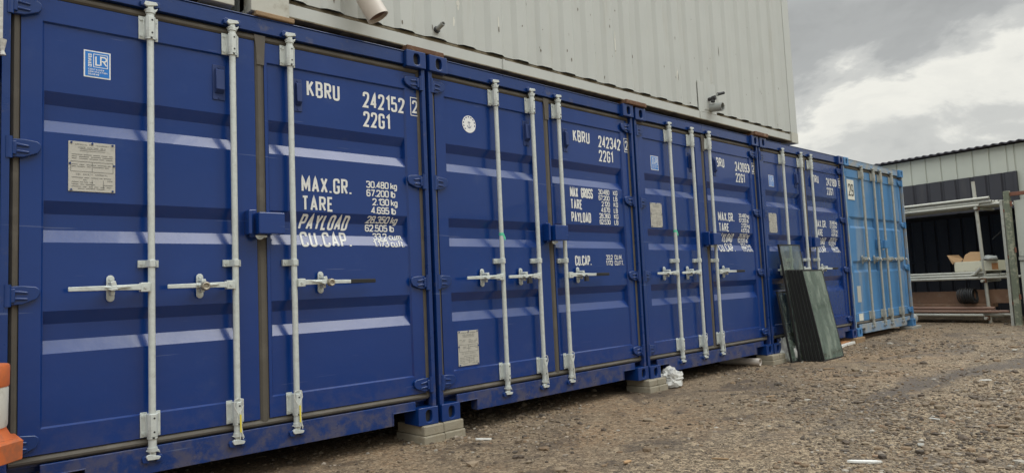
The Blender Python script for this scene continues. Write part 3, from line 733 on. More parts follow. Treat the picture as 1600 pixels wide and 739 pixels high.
    if not spec.get('light'):
        sl = spec.get('seals', ('', '', ''))
        for q, (x, s, reach, grip) in enumerate(((rods[0], -1, .378, False), (rods[1], -1, .365, False), (rods[2], 1, .54, True))):
            d = ol if q < 2 else orr
            m = handle(galv, d, x, hz, s, reach, grip, .185, sl[q])
            if m: fix_normals(m.build('padlock', 'copper' if sl[q] == 'disc' else 'dark', d))
    else:
        for q, (x, s) in enumerate(((rods[0], -1), (rods[1], -1), (rods[2], 1), (rods[3], 1))):
            d = ol if q < 2 else orr
            m = handle(galv, d, x, 1.10, s, .20, False, .15, 'disc')
            if m: m.xf(Matrix.Translation((0, -.01, 0))); fix_normals(m.build('padlock', 'steel', d))
    # ventilator covers
    if not spec.get('light'):
        for d, x0, x1 in ((ol, .985, 1.055), (orr, 1.472, 1.528)):
            v = MB(); ys = FY + .012
            v.box(x0, x1, ys - .006, ys - .001, 2.052, 2.258)
            v.prism([(ys - .006, 2.235), (ys - .030, 2.222), (ys - .034, 2.110), (ys - .006, 2.088)], x0 + .012, x1 - .010, 'x')
            for zz in (2.243, 2.066): v.tube(((x0 + x1) / 2, ys - .010, zz), ((x0 + x1) / 2, ys, zz), .006, 8)
            fix_normals(v.build('vent_cover', 'vent', d, bevel=.003))
    spec['decor'](root, ol, orr, dl, dr)
    return root

def data_plate(door, D, x0, x1, z0, z1, full=True):
    sy = D.y((x0 + x1) / 2, (z0 + z1) / 2)
    sf = lambda x, z: sy - .004
    p = MB(); p.box(x0, x1, sy - .004, sy - .0008, z0, z1)
    o = p.build('data_plate', 'plate', door, bevel=.001, seg=1)
    w, h = x1 - x0, z1 - z0
    t = MB(); t2 = MB()
    U = lambda u: x0 + w * u
    V = lambda v: z0 + h * v
    text(t, 'APPROVAL FOR TRANSPORT', U(.14), V(.925), h * .030, w * .72, sf, step=.02, lift=.0006)
    text(t, 'UNDER CUSTOMS SEAL', U(.20), V(.870), h * .030, w * .60, sf, step=.02, lift=.0006)
    text(t, 'CSC SAFETY APPROVAL', U(.16), V(.330), h * .032, w * .68, sf, step=.02, lift=.0006)
    ln = lambda a, b, c, d, k=.0009: t.box(U(min(a, c)) - (k if a == c else 0), U(max(a, c)) + (k if a == c else 0), sy - .0050, sy - .0042, V(min(b, d)) - (k if b == d else 0), V(max(b, d)) + (k if b == d else 0))
    rr = random.Random(int(x0 * 1000))
    ln(.05, .60, .95, .60); ln(.05, .40, .95, .40); ln(.5, .40, .5, .60); ln(.24, .82, .78, .82); ln(.24, .855, .78, .855); ln(.05, .40, .05, .60); ln(.95, .40, .95, .60); ln(.5, .06, .5, .24); ln(.74, .06, .74, .24)
    for v in (.74, .70, .66, .54, .50, .28, .235, .19, .145, .10, .06):
        a = .07
        while a < .9:
            b = a + rr.uniform(.06, .24); b = min(b, .94)
            if rr.random() < .72: ln(a, v, b, v, .0013)
            a = b + rr.uniform(.02, .06)
    t.build('plate_print', 'plateink', door)
    r = MB()
    for u, v in ((.06, .97), (.94, .97), (.06, .03), (.94, .03), (.5, .975), (.03, .55), (.97, .55)): r.tube((U(u), sy - .009, V(v)), (U(u), sy - .003, V(v)), .005, 8)
    r.build('plate_rivet', 'navyrail', door)
def certificate_sticker(door, D, x0, z0, w, h):
    sy = D.y(x0 + w / 2, z0 + h / 2); x1, z1 = x0 + w, z0 + h
    MB().box(x0, x1, sy - .0016, sy - .0004, z0, z1).build('sticker', 'stickerwhite', door)
    b = w * .05; MB().box(x0 + b, x1 - b, sy - .0024, sy - .0017, z0 + b, z1 - b).build('sticker', 'stickerblue', door)
    sf = lambda x, z: sy - .0024; t = MB()
    U = lambda u: x0 + w * u
    V = lambda v: z0 + h * v
    sq = [(U(.36), V(.40)), (U(.36), V(.88)), (U(.88), V(.88)), (U(.88), V(.40)), (U(.36), V(.40))]
    ribbon(t, sq, w * .013, lambda p: (p.x, sy - .0030, p.y), .05, True)
    text(t, 'L', U(.42), V(.46), h * .36, None, sf, bold=.13, asp=.46, lift=.0009); text(t, 'R', U(.60), V(.46), h * .36, None, sf, bold=.13, asp=.50, lift=.0009)
    text(t, 'CERTIFIED', U(.29), V(.40), h * .115, h * .48, sf, rot=True, bold=.2, lift=.0009)
    text(t, 'CONTAINER', U(.16), V(.27), h * .062, w * .60, sf, bold=.2, lift=.0009)
    text(t, 'CERTIFICATION', U(.16), V(.18), h * .062, w * .72, sf, bold=.2, lift=.0009)
    text(t, 'SCHEME', U(.16), V(.09), h * .062, w * .42, sf, bold=.2, lift=.0009)
    t.build('sticker_print', 'stickerwhite', door)
def seal_emblem(door, D, cx, cz, r):
    sy = D.y(cx, cz)
    MB().tube((cx, sy - .0016, cz), (cx, sy - .0004, cz), r, 36).build('emblem', 'stickerwhite', door)
    t = MB()
    for k in range(14):                                   # ring of dark marks and a small figure in the middle
        if k in (9, 10, 11, 12): continue
        a = 2 * pi * k / 14 + .3
        ribbon(t, [(cx + r * .84 * cos(a + q * .06), cz + r * .84 * sin(a + q * .06)) for q in range(-2, 3)], r * .065, lambda p: (p.x, sy - .0022, p.y), .05)
    ribbon(t, [(cx, cz + r * .35), (cx, cz - r * .4)], r * .035, lambda p: (p.x, sy - .0022, p.y), .05)
    ribbon(t, [(cx - r * .3, cz - r * .15), (cx - r * .18, cz - r * .38), (cx, cz - r * .46), (cx + r * .18, cz - r * .38), (cx + r * .3, cz - r * .15)], r * .03, lambda p: (p.x, sy - .0026, p.y), .05)
    ribbon(t, [(cx - r * .2, cz + r * .2), (cx + r * .2, cz + r * .2)], r * .03, lambda p: (p.x, sy - .0030, p.y), .05)
    t.build('emblem_print', 'navyrail', door)
def number_block(door, D, num, chk, x_code=1.562):
    sf = D.y; t = MB()
    text(t, 'KBRU', x_code, 2.160, .106, .228, sf)
    text(t, num, 1.962, 2.147, .108, .325, sf)
    text(t, '22G1', 1.962, 2.016, .106, .205, sf)
    text(t, chk, 2.347, 2.158, .092, .044, sf)
    bx = [(2.333, 2.140), (2.333, 2.268), (2.402 - .008, 2.268), (2.402 - .008, 2.140), (2.333, 2.140)]
    ribbon(t, bx, .0028, lambda p: (p.x, FY - .0035, p.y), .03, True)
    t.build('serial_marking', 'paintwhite', door)
def weights_a(door, D, rows):
    sf = D.y; t = MB()
    text(t, 'MAX.GR.', 1.513, 1.548, .100, .345, sf); text(t, 'TARE', 1.513, 1.432, .094, .212, sf)
    text(t, 'PAYLOAD', 1.497, 1.316, .096, .330, sf, slant=.28); text(t, 'CU.CAP.', 1.508, 1.207, .096, .345, sf)
    t.build('weight_marking', 'paintwhite', door); t = MB()
    zz = (1.603, 1.546, 1.488, 1.431, 1.369, 1.314, 1.257, 1.209)
    for k, (a, u) in enumerate(rows):
        s = .26 if k == 4 else 0; r = 2.136 if k < 6 else 2.128
        h = .047; text(t, a, r, zz[k], h, None, sf, align='r', asp=.50, bold=.17, sp=.34, slant=s)
        text(t, u, r + .018, zz[k], h, None, sf, asp=.50, bold=.17, sp=.24, slant=s)
    t.build('weight_figures', 'paintwhite', door)
def weights_b(door, D):
    sf = D.y; t = MB()
    text(t, 'MAX GROSS', 1.535, 1.662, .090, .300, sf); text(t, 'TARE', 1.535, 1.558, .088, .150, sf); text(t, 'PAYLOAD', 1.535, 1.444, .090, .262, sf)
    text(t, 'CU.CAP.', 1.556, 1.066, .088, .215, sf)
    t.build('weight_marking', 'paintwhite', door); t = MB()
    rows = (('30.480', 'KG'), ('67.200', 'LB'), ('2.120', 'KG'), ('4.670', 'LB'), ('28.360', 'KG'), ('62.530', 'LB'))
    for k, (a, u) in enumerate(rows):
        z = 1.710 - k * .0545; text(t, a, 2.075, z, .046, None, sf, align='r', asp=.48, bold=.17, sp=.30); text(t, u, 2.135, z, .046, None, sf, asp=.48, bold=.17)
    for k, (a, u) in enumerate((('33.2', 'CU.M.'), ('1.172', 'CU.FT.'))):
        z = 1.116 - k * .052; text(t, a, 2.075, z, .044, None, sf, align='r', asp=.48, bold=.17, sp=.30); text(t, u, 2.105, z, .044, None, sf, asp=.42, bold=.17)
    t.build('weight_figures', 'paintwhite', door)
ROWS1 = (('30.480', 'kg'), ('67.200', 'lb'), ('2.130', 'kg'), ('4.695', 'lb'), ('28.350', 'kg'), ('62.505', 'lb'), ('33.2', 'cu.m.'), ('1.173', 'cu.ft.'))
ROWS3 = (('30.480', 'kg'), ('67.200', 'lb'), ('2.120', 'kg'), ('4.675', 'lb'), ('28.360', 'kg'), ('62.525', 'lb'), ('33.2', 'cu.m.'), ('1.172', 'cu.ft.'))
def bar_tape(door, x, z):
    MB().tube((x, RY, z - .010), (x, RY, z + .012), RR + .0015, 14).add([(x - .004, RY - RR - .002, z - .01), (x + .024, RY - RR + .004, z - .05), (x + .034, RY - RR + .004, z - .03), (x + .010, RY - RR - .002, z + .005)], [(0, 1, 2, 3)]).build('tape', 'green', door)
def bar_wire(door, x, tagged):
    m = MB(); y = RY - RR - .006
    m.path([(x - .022, y, .345), (x - .026, y, .31), (x - .004, y - .002, .262), (x + .006, y - .004, .20), (x + .004, y - .004, .13)], .0028, 6)
    m.path([(x + .020, y, .345), (x + .024, y, .31), (x + .004, y - .003, .268), (x + .012, y - .004, .19), (x + .020, y - .004, .125)], .0028, 6)
    m.path([(x - .022, y, .345), (x, y - .003, .352), (x + .020, y, .345)], .0028, 6)
    m.build('seal_wire', 'paleplastic', door)
    if tagged: MB().box(x + .002, x + .010, y - .009, y - .005, .165, .262).build('seal_tag', 'yellow', door)
def decor_c0(root, ol, orr, dl, dr):
    number_block(orr, dr, '242117', '0')
def decor_c1(root, ol, orr, dl, dr):
    number_block(orr, dr, '242152', '2'); weights_a(orr, dr, ROWS1)
    certificate_sticker(ol, dl, .345, 2.076, .122, .142); data_plate(ol, dl, .278, .487, 1.478, 1.733)
    bar_wire(ol, 1.083, True); bar_wire(orr, 1.432, True)
def decor_c2(root, ol, orr, dl, dr):
    number_block(orr, dr, '242342', '2', 1.61); weights_b(orr, dr)
    seal_emblem(ol, dl, .410, 2.150, .066); data_plate(ol, dl, .218, .414, .350, .602)
    bar_tape(ol, .649, 1.312); bar_wire(ol, 1.055, False); bar_wire(orr, 1.376, False)
def decor_c3(root, ol, orr, dl, dr):
    number_block(orr, dr, '242093', '2', 1.49); weights_a(orr, dr, ROWS3)
    certificate_sticker(ol, dl, .300, 2.018, .128, .142); data_plate(ol, dl, .245, .440, 1.443, 1.686)
    bar_tape(ol, .578, 1.405); bar_wire(ol, .992, False); bar_wire(orr, 1.335, False)
def decor_c4(root, ol, orr, dl, dr):
    number_block(orr, dr, '242180', '0', 1.49); weights_a(orr, dr, ROWS3)
    certificate_sticker(ol, dl, .295, 2.025, .128, .140); data_plate(ol, dl, .225, .425, 1.448, 1.690)
def decor_c5(root, ol, orr, dl, dr):
    sy = dl.y(.3, 2.1)
    MB().box(.200, .450, sy - .006, sy - .0008, 1.990, 2.290).build('number_card', 'signwhite', ol, bevel=.001)
    t = MB(); text(t, '29', .232, 2.045, .180, .180, lambda x, z: sy - .006, bold=.11, asp=.50); t.build('card_print', 'signblack', ol)
    sy = dl.y(.3, .6); MB().box(.270, .405, sy - .004, sy - .0008, .480, .715).build('data_plate', 'plate', ol)
    MB().box(.235, .390, FY - .003, FY - .0004, .212, .315).build('sticker', 'signwhite', ol)

P_ = 2.4691
dy = [.016, -.033, .008, .017, -.002, -.006]; dz = [0, .011, 0, -.005, -.004, -.002]
navy = dict(paint='navy', rail='navyrail', group=GROUP)
def place(i):
    if i == 0: a, b, za, zb = dy[0], dy[0], 0, 0
    else: a, b, za, zb = dy[i - 1], dy[i], dz[i - 1], dz[i]
    return dict(loc=((i - 1) * P_, a, (za + zb) / 2), rz=math.atan2(b - a, P_))
specs = [
 dict(navy, rods=(.63, 1.07, 1.41), label='dark blue container at the far left, only its right post showing behind the cones', decor=decor_c0),
 dict(navy, rods=(.646, 1.083, 1.432), label='nearest whole dark blue container, marked 242152, with yellow seal tags', decor=decor_c1, seals=('', 'disc', 'disc')),
 dict(navy, rods=(.649, 1.055, 1.376), label='dark blue container marked 242342 with round white emblem and low metal plate', decor=decor_c2, seals=('', 'lock', 'lock')),
 dict(navy, rods=(.578, .992, 1.335), label='dark blue container marked 242093, between the round emblem one and the one with leaning glass', decor=decor_c3),
 dict(navy, rods=(.600, 1.11, 1.40), label='dark blue container with the glass panes leaning on it, next to the light blue one', decor=decor_c4),
 dict(paint='sky_blue', rail='sky_sill', castmat='sky_blue', galv='galvworn', light=True, chans=(1.655, 1.000), hw=(.085, .050), rods=(.665, 1.134, 1.435, 1.924),
      label='weathered light blue container at the end of the row with a 29 card', decor=decor_c5),
]
for i, s in enumerate(specs):
    s.update(place(i)); container(i, s)

# ------------------------------------------------------------------ cream cabins stacked on the row
def upper_cabin(x0, L, z0, label, detailed):
    yf = .035; H = 2.6; D = 2.438
    root = empty('site_cabin', (x0, 0, z0)); tag(root, label, 'cabin', 'cream cabins stacked on the containers')
    f = MB()
    f.box(.24, L - .18, yf + .014, yf + .05, .010, .096)                      # recessed web of the bottom rail
    ft = MB(); ft.box(.24, L - .18, yf, yf + .10, 0, .010); ft.box(.24, L - .18, yf + .10, yf + D - .1, .02, .03); ft.build('underframe', 'rustlip_shade', root, bevel=.002)  # dark rust colour put on the underside to blacken the shaded gap below
    f.box(.24, L - .18, yf + D - .06, yf + D, 0, .12)
    for xs in (.162, L - .18): f.box(xs if xs > 1 else .0, L if xs > 1 else .24, yf - .002, yf + .17, .125, H - .12)
    f.box(.0, L, yf, yf + .12, H - .12, H); f.box(.0, L, yf + D - .12, yf + D, H - .12, H)
    for xs in (2.05, 4.95): f.box(xs, xs + .022, yf + .004, yf + .03, .010, .096)
    f.box(0, .06, yf + .1, yf + D, 0.02, .14); f.box(L - .06, L, yf + .1, yf + D, 0.02, .14)
    f.box(0, .16, yf + D - .16, yf + D - .001, .12, H - .12); f.box(L - .16, L, yf + D - .16, yf + D - .001, .12, H - .12)
    fix_normals(f.build('frame', 'creamrail' if False else 'creampaint', root, bevel=.003))
    for cx in (0.0, L - .18):
        c = MB(); w = .24 if cx == 0 else .18; c.box(cx, cx + w, yf - .008, yf + .17, -.012, .122); fix_normals(c.build('corner_casting', 'creamrail', root, bevel=.004))
        c = MB(); c.box(cx, cx + w, yf + D - .17, yf + D, -.012, .122)
        fix_normals(c.build('corner_casting', 'creamrail', root, bevel=.004))
    lip = MB(); lip.box(.24, L - .18, yf + .034, yf + .06, .0965, .127); lip.box(.24, L - .18, yf + .0145, yf + .0335, .0965, .1005); fix_normals(lip.build('rail_lip', 'rustlip_shade', root))
    w = MB(); V = []; xs = []; x = .24; k = 0; rq = random.Random(4)
    while x < L - .24:
        xs.append((x, (0, 0, 1, 1)[k % 4])); x += (.104, .044, .092, .044)[k % 4] * rq.uniform(.9, 1.1); k += 1
    xs.append((L - .181, 0))
    for xx, d in xs: V += [(xx, yf + .006 + d * .024, .1275), (xx, yf + .006 + d * .024, H - .12)]
    w.add(V, [(2 * q, 2 * q + 2, 2 * q + 3, 2 * q + 1) for q in range(len(xs) - 1)])
    w.build('corrugated_wall', 'creampaint', root)
    w = MB(); w.box(.06, L - .06, yf + D - .04, yf + D - .02, .12, H - .12); w.box(.02, .04, yf + .17, yf + D - .16, .14, H - .12); w.box(L - .04, L - .02, yf + .17, yf + D - .16, .14, H - .12)
    w.build('end_wall', 'creampaint', root)
    MB().box(.02, L - .02, yf + .02, yf + D - .02, H, H + .02).build('roof', 'creampaint', root)
    MB().box(.07, L - .07, yf + .11, yf + D - .13, .05, .09).build('floor', 'wood', root)
    if detailed:
        def wy(x):
            for (a, da), (b, db) in zip(xs, xs[1:]):
                if a <= x <= b: return yf + .006 + .024 * (da + (db - da) * (x - a) / (b - a))
            return yf
        rr = random.Random(5); ch = MB(); sf = MB()
        def blob(mb, x, z, w_, h_, e):
            if x < .3 or x > L - .25: return
            n = 11; V = [(x, wy(x) - e, z)]
            for q in range(n):
                a = 2 * pi * q / n; r = rr.uniform(.6, 1.15); px = x + w_ * r * cos(a); V.append((px, wy(px) - e, z + h_ * r * sin(a)))
            mb.add(V, [(0, 1 + q, 1 + (q + 1) % n) for q in range(n)])
        for px, pz, w_, h_ in ((1.20, .52, .014, .10), (2.02, .38, .010, .07), (1.62, .45, .012, .05), (1.58, .30, .010, .045), (3.55, .56, .012, .13), (4.55, .42, .014, .08), (4.62, .50, .010, .05), (.98, .36, .012, .03)):
            blob(ch, px, pz, w_, h_, .0016)
        for _ in range(70):
            px = rr.uniform(.4, L - .3); pz = .12 + abs(rr.gauss(0, .6)); blob(sf, px, pz, rr.uniform(.002, .007), rr.uniform(.004, .022), .0022)
        for px, pz, h_ in ((1.21, .47, .04), (2.02, .33, .03), (2.75, 1.10, .05), (4.56, .40, .05), (5.42, .85, .06), (4.62, .52, .04)): blob(sf, px, pz, .006, h_, .0024)
        ch.build('paint_patch', 'chip', root); sf.build('paint_chip', 'scuff', root)
    return root, wy if detailed else None
ZT = 2.640
r1, wy1 = upper_cabin(1.205, 7.285, ZT, 'cream corrugated cabin with pipe outlets stacked above the second to fourth containers', True)
r0, _ = upper_cabin(1.205 - .10 - 7.3, 7.3, ZT, 'cream cabin on top at the upper left, only its bottom corner in the picture', False)

# packing plates between castings and cabins
def shim(x0, x1, z0, z1, label, y0=-.012, y1=.17, mt='rust'):
    m = MB(); m.box(x0, x1, y0, y1, z0, z1); o = m.build('packing_plate', mt, None, bevel=.006); fix_normals(o); tag(o, label, 'packing plate', 'rusty packers under the cabin'); return o
shim(P_ - .175, P_ + .150, 2.5985 + .004, ZT - .0005, 'rusty packer between the nearest pair of blue corner castings and the cabin')
shim(2 * P_ - .16, 2 * P_ + .16, 2.5985, ZT - .0005, 'rusty packer above the castings right of the 242342 marking')
shim(3 * P_ - .15, 3 * P_ + .17, 2.5935, ZT - .0005, 'rusty packer right under the far end of the cream cabin')
shim(1.225, 1.470, 2.5975, ZT - .0125, 'splintered timber packer under the cabin corner above the nearest door seam', .006, .17, 'wood')

# outlet pipes on the cabin
def pipe_big():
    r = empty('drain_pipe', (1.965, .02, 2.815)); r.scale = (1.12, 1.12, 1.12); tag(r, 'thick off-white elbow pipe sticking out of the cream cabin, open end down', 'pipe')
    o = MB(); R = .057
    pts = [(-.085, .035, .42), (-.085, -.03, .30), (-.075, -.055, .20), (-.055, -.075, .09)]
    for a, b in zip(pts, pts[1:]): o.tube(a, b, R, 24, caps=False)
    for p in pts[1:3]: o.lathe(p, [(R, -.012), (R * 1.02, 0), (R, .012)], 24)
    o.build('pipe', 'pvc', r)
    s = MB(); d = (Vector((.030, -.125, -.085)) - Vector((-.062, -.070, .115))).normalized()
    s.tube((-.066, -.066, .128), Vector((-.066, -.066, .128)) + d * .022, R + .011, 28, caps=True)
    s.tube(Vector((-.062, -.070, .115)), Vector((.028, -.124, -.082)), R + .006, 28, R + .010, hollow=.90)
    fix_normals(s.build('socket', 'pvc', r))
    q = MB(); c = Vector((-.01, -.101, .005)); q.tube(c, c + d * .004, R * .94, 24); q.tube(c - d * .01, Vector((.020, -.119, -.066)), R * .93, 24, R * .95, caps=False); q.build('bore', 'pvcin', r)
pipe_big()
def pipe_small():
    r = empty('pipe_stub', (2.60, wy1(2.60 - 1.205), 2.825)); tag(r, 'small grey pipe stub with dark collar beside the big white elbow pipe', 'pipe')
    m = MB(); m.tube((0, .005, 0), (0, -.085, .025), .017, 16, hollow=.78); m.build('pipe', 'greyplastic', r)
    m = MB(); m.tube((-.004, -.004, -.002), (-.004, -.014, 0), .026, 18); m.build('collar', 'black', r)
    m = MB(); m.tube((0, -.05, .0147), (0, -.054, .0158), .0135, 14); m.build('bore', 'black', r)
pipe_small()
def tap_outlet():
    x = 6.40; y = wy1(x - 1.205)
    r = empty('pipe_outlet', (x, y, 2.785)); tag(r, 'grey round outlet with a black handled tap above it near the cabin end', 'pipe')
    m = MB(); m.tube((-.02, .02, .015), (-.01, -.15, .00), .046, 24, hollow=.86); m.build('pipe', 'greyplastic', r)
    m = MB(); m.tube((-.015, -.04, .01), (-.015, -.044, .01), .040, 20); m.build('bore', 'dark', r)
    m = MB(); m.tube((-.06, .01, .100), (-.05, -.06, .105), .020, 12); m.tube((-.05, -.05, .105), (-.045, -.09, .11), .026, 12); m.path([(-.05, -.06, .09), (-.055, -.06, .062)], .022, 12); m.build('tap_body', 'dark', r)
    m = MB(); m.tube((-.045, -.07, .12), (.0, -.10, .155), .009, 8); m.build('tap_stem', 'greyplastic', r)
    m = MB(); m.tube((-.005, -.095, .15), (.085, -.12, .175), .018, 14, .016); m.build('tap_lever', 'black', r)
    m = MB(); m.box(-.26, .16, -.0065, -.0035 + .004, -.05, .34); 
    m2 = MB(); m2.box(-.255, .11, -.004, .004, -.048, .29); m2.build('cover_patch', 'creampaint', r, bevel=.002)
tap_outlet()

# ------------------------------------------------------------------ blocks under the corners
def brick(name, x0, x1, y0, y1, z0, z1, mt, label, grp, rz=0.0):
    m = MB(); cx, cy = (x0 + x1) / 2, (y0 + y1) / 2; rr = random.Random(int(x0 * 977 + z0 * 1e4))
    m.box(x0 - cx, x1 - cx, y0 - cy, y1 - cy, 0, z1 - z0)
    m.v = [(a + rr.uniform(-.002, .002), b + rr.uniform(-.002, .002), c) for a, b, c in m.v]
    o = m.build(name, mt, None, bevel=.008); o.location = (cx, cy, z0); o.rotation_euler = (0, 0, rz); fix_normals(o); tag(o, label, 'block', grp); return o
G1 = 'pale blocks under the container corners'
zb = .004
brick('concrete_block', 2.300, 2.462, -.055, .27, -.062, zb, 'brick', 'upper left pale block under the castings between the nearest two containers', G1)
brick('concrete_block', 2.470, 2.645, -.045, .25, -.062, zb, 'brick', 'upper right pale block under the castings between the nearest two containers', G1)
brick('concrete_block', 2.288, 2.464, -.066, .27, -.140, -.0625, 'brick', 'lower left pale block under the castings between the nearest two containers', G1, .01)
brick('concrete_block', 2.474, 2.655, -.054, .25, -.140, -.0625, 'brick', 'lower right pale block under the castings between the nearest two containers', G1)
brick('concrete_block', 4.835, 4.965, -.045, .22, -.060, -.001, 'brick', 'upper left pale block under the castings left of the crumpled white bag', G1)
brick('concrete_block', 4.972, 5.115, -.040, .26, -.060, -.001, 'brick', 'upper right pale block beside the crumpled white bag', G1)
brick('concrete_block', 4.828, 4.970, -.055, .22, -.135, -.0605, 'brick', 'lower left pale block under the castings left of the crumpled white bag', G1)
brick('concrete_block', 4.980, 5.125, -.050, .26, -.135, -.0605, 'brick', 'lower right pale block beside the crumpled white bag', G1)
brick('concrete_block', 7.22, 7.395, -.045, .16, -.062, -.004, 'brick', 'upper left block of the stack just left of the leaning glass', G1)
brick('concrete_block', 7.402, 7.54, -.045, .16, -.062, -.004, 'brick', 'upper right block of the stack just left of the leaning glass', G1)
brick('concrete_block', 7.21, 7.400, -.055, .16, -.135, -.0625, 'brick', 'lower left block of the stack just left of the leaning glass', G1)
brick('concrete_block', 7.408, 7.55, -.050, .16, -.135, -.0625, 'brick', 'lower right block of the stack just left of the leaning glass', G1)
brick('timber_packer', 9.70, 10.06, -.03, .18, -.120, -.007, 'wood', 'stained timber packer under the castings between the last dark blue and the light blue container', G1, .02)
brick('concrete_block', 12.02, 12.48, -.04, .16, -.110, -.007, 'block', 'grey block under the far corner of the light blue container', G1)
brick('concrete_block', -.30, .24, -.02, .20, -.150, -.001, 'brick', 'pale block under the left end of the row, mostly out of view', G1)
for i in range(7):      # rear supports, out of sight
    brick('concrete_block', (i - 1) * P_ - .2, (i - 1) * P_ + .2, CL - .3, CL - .05, -.16, -.0065 if i > 2 else .0, 'block', 'grey concrete block under the back corners of the row', 'rear blocks under the row')

# ------------------------------------------------------------------ glass panes leaning on the containers
def pane(xa, xb, yb, yt, zt, th, label, xshift=0.0, gm_='glass', grp='sealed glass units leaning on the containers'):
    z0 = gz((xa + xb) / 2, yb) + .002
    r = empty('glass_pane', (xa, yb, z0)); tag(r, label, 'glass pane', grp)
    w = xb - xa; L = math.hypot(zt - z0, yt - yb); ang = math.atan2(yt - yb, zt - z0)
    sh = xshift
    Mx = Matrix.Rotation(-ang, 4, 'X'); S = Matrix(((1, 0, sh / L, 0), (0, 1, 0, 0), (0, 0, 1, 0), (0, 0, 0, 1)))
    e = .014
    g = MB().box(e, w - e, -th / 2 + .002, th / 2 - .002, e, L - e).xf(Mx @ S); g.build('glass', gm_, r)
    f = MB(); f.box(0, e, -th / 2, th / 2, 0, L); f.box(w - e, w, -th / 2, th / 2, 0, L); f.box(e, w - e, -th / 2, th / 2, 0, e); f.box(e, w - e, -th / 2, th / 2, L - e, L)
    f.xf(Mx @ S); f.build('edge_seal', 'black', r)
pane(7.50, 8.02, -.13, -.010, .72, .022, 'short dark glass pane at the left of the leaning glass, lowest top edge')
pane(7.64, 8.20, -.165, -.012, 1.29, .024, 'tallest leaning glass pane, its clear top standing above the others', -.02)
lab = ['sealed glass unit right behind the front panes, nearest the tall pane', 'second sealed glass unit in front of the tall pane', 'third sealed glass unit in front of the tall pane', 'middle sealed glass unit of the leaning stack', 'last but one sealed glass unit in the leaning stack', 'front pane of the leaning glass, broad green face towards the yard']
for k in range(6):
    pane(7.705 + .022 * k, 8.28 + .020 * k, -.200 - .034 * k, -.045 - .030 * k, .975 - .002 * k, .030, lab[k], -.03, 'dustyglass')

# ------------------------------------------------------------------ cones: stack of nested bollard cones
def cone(z0, label, top):
    r = empty('traffic_cone', (-.137, -.26, z0)); tag(r, label, 'cone', 'stacked orange cones at the left edge')
    b = MB(); n = 8; a0 = pi / 8
    oc = lambda R, z: [(R * cos(a0 + 2 * pi * i / n), R * sin(a0 + 2 * pi * i / n), z) for i in range(n)]
    rings = [oc(.195, 0), oc(.198, .078), oc(.186, .090)]
    V = sum(rings, []); F = []
    for k in range(2): F += [(k * n + i, k * n + (i + 1) % n, (k + 1) * n + (i + 1) % n, (k + 1) * n + i) for i in range(n)]
    F += [tuple(reversed(range(n))), tuple(range(2 * n, 3 * n))]; b.add(V, F)
    b.build('base', 'coneorange', r, bevel=.004)
    if top:
        c = MB(); c.lathe((0, 0, .0905), [(.158, 0), (.150, .008), (.137, .034), (.134, .040), (.134, .048)], 32); c.build('cone_body', 'coneorange', r)
        c = MB(); c.lathe((0, 0, .1390), [(.135, 0), (.138, .01), (.1405, .160), (.1385, .168)], 32); c.build('sleeve', 'conewhite', r)
        c = MB(); c.lathe((0, 0, .3075), [(.141, 0), (.1435, .008), (.1445, .085), (.140, .092), (.05, .094)], 32); c.build('cone_cap', 'coneorange', r)
gzc = gz(-.135, -.26)
zc = gzc + .001; nn = 4; hgt = (.276 - zc) / nn
for k in range(nn):
    cone(zc + k * hgt, ['lowest orange cone base of the stack at the left edge', 'second orange cone base from the ground at the left edge', 'orange cone base just below the top cone at the left edge', ''][k] , False) if k < nn - 1 else None
cone(.276, 'top orange cone with dirty white sleeve furthest left of everything', True)
# keep stacked bases touching
# ------------------------------------------------------------------ rubbish on the ground
def lumpy(name, c, r, sc, mt, label, cat, seed, amp=.35, sub=3, group=None):
    import bmesh
    bm = bmesh.new(); bmesh.ops.create_icosphere(bm, subdivisions=sub, radius=1)
    for v in bm.verts:
        d = 1 + amp * noise.noise(v.co * 1.6 + Vector((seed, 0, 0))) + amp * .55 * abs(noise.noise(v.co * 4.2 + Vector((0, seed, 0)))) + amp * .10 * noise.noise(v.co * 9 + Vector((0, 0, seed)))
        v.co = v.co * d; v.co = Vector((v.co.x * sc[0], v.co.y * sc[1], max(v.co.z, -.62) * sc[2])) * r
    me = bpy.data.meshes.new(name); bm.to_mesh(me); bm.free()
    for p in me.polygons: p.use_smooth = True
    me.set_sharp_from_angle(angle=radians(28)); me.materials.append(M[mt]); o = bpy.data.objects.new(name, me); COL.objects.link(o); o.location = c; tag(o, label, cat, group); return o
lumpy('plastic_bag', (5.26, .02, -.045), .115, (1.15, .9, .85), 'bag', 'crumpled white plastic bag of rubble beside the pale blocks', 'bag', 3.3, .5, 4)
lumpy('plastic_bag', (7.64, -.01, -.02), .125, (.8, .8, 1.25), 'bag', 'crumpled white plastic bag wedged behind the leaning glass', 'bag', 8.1, .55, 4)
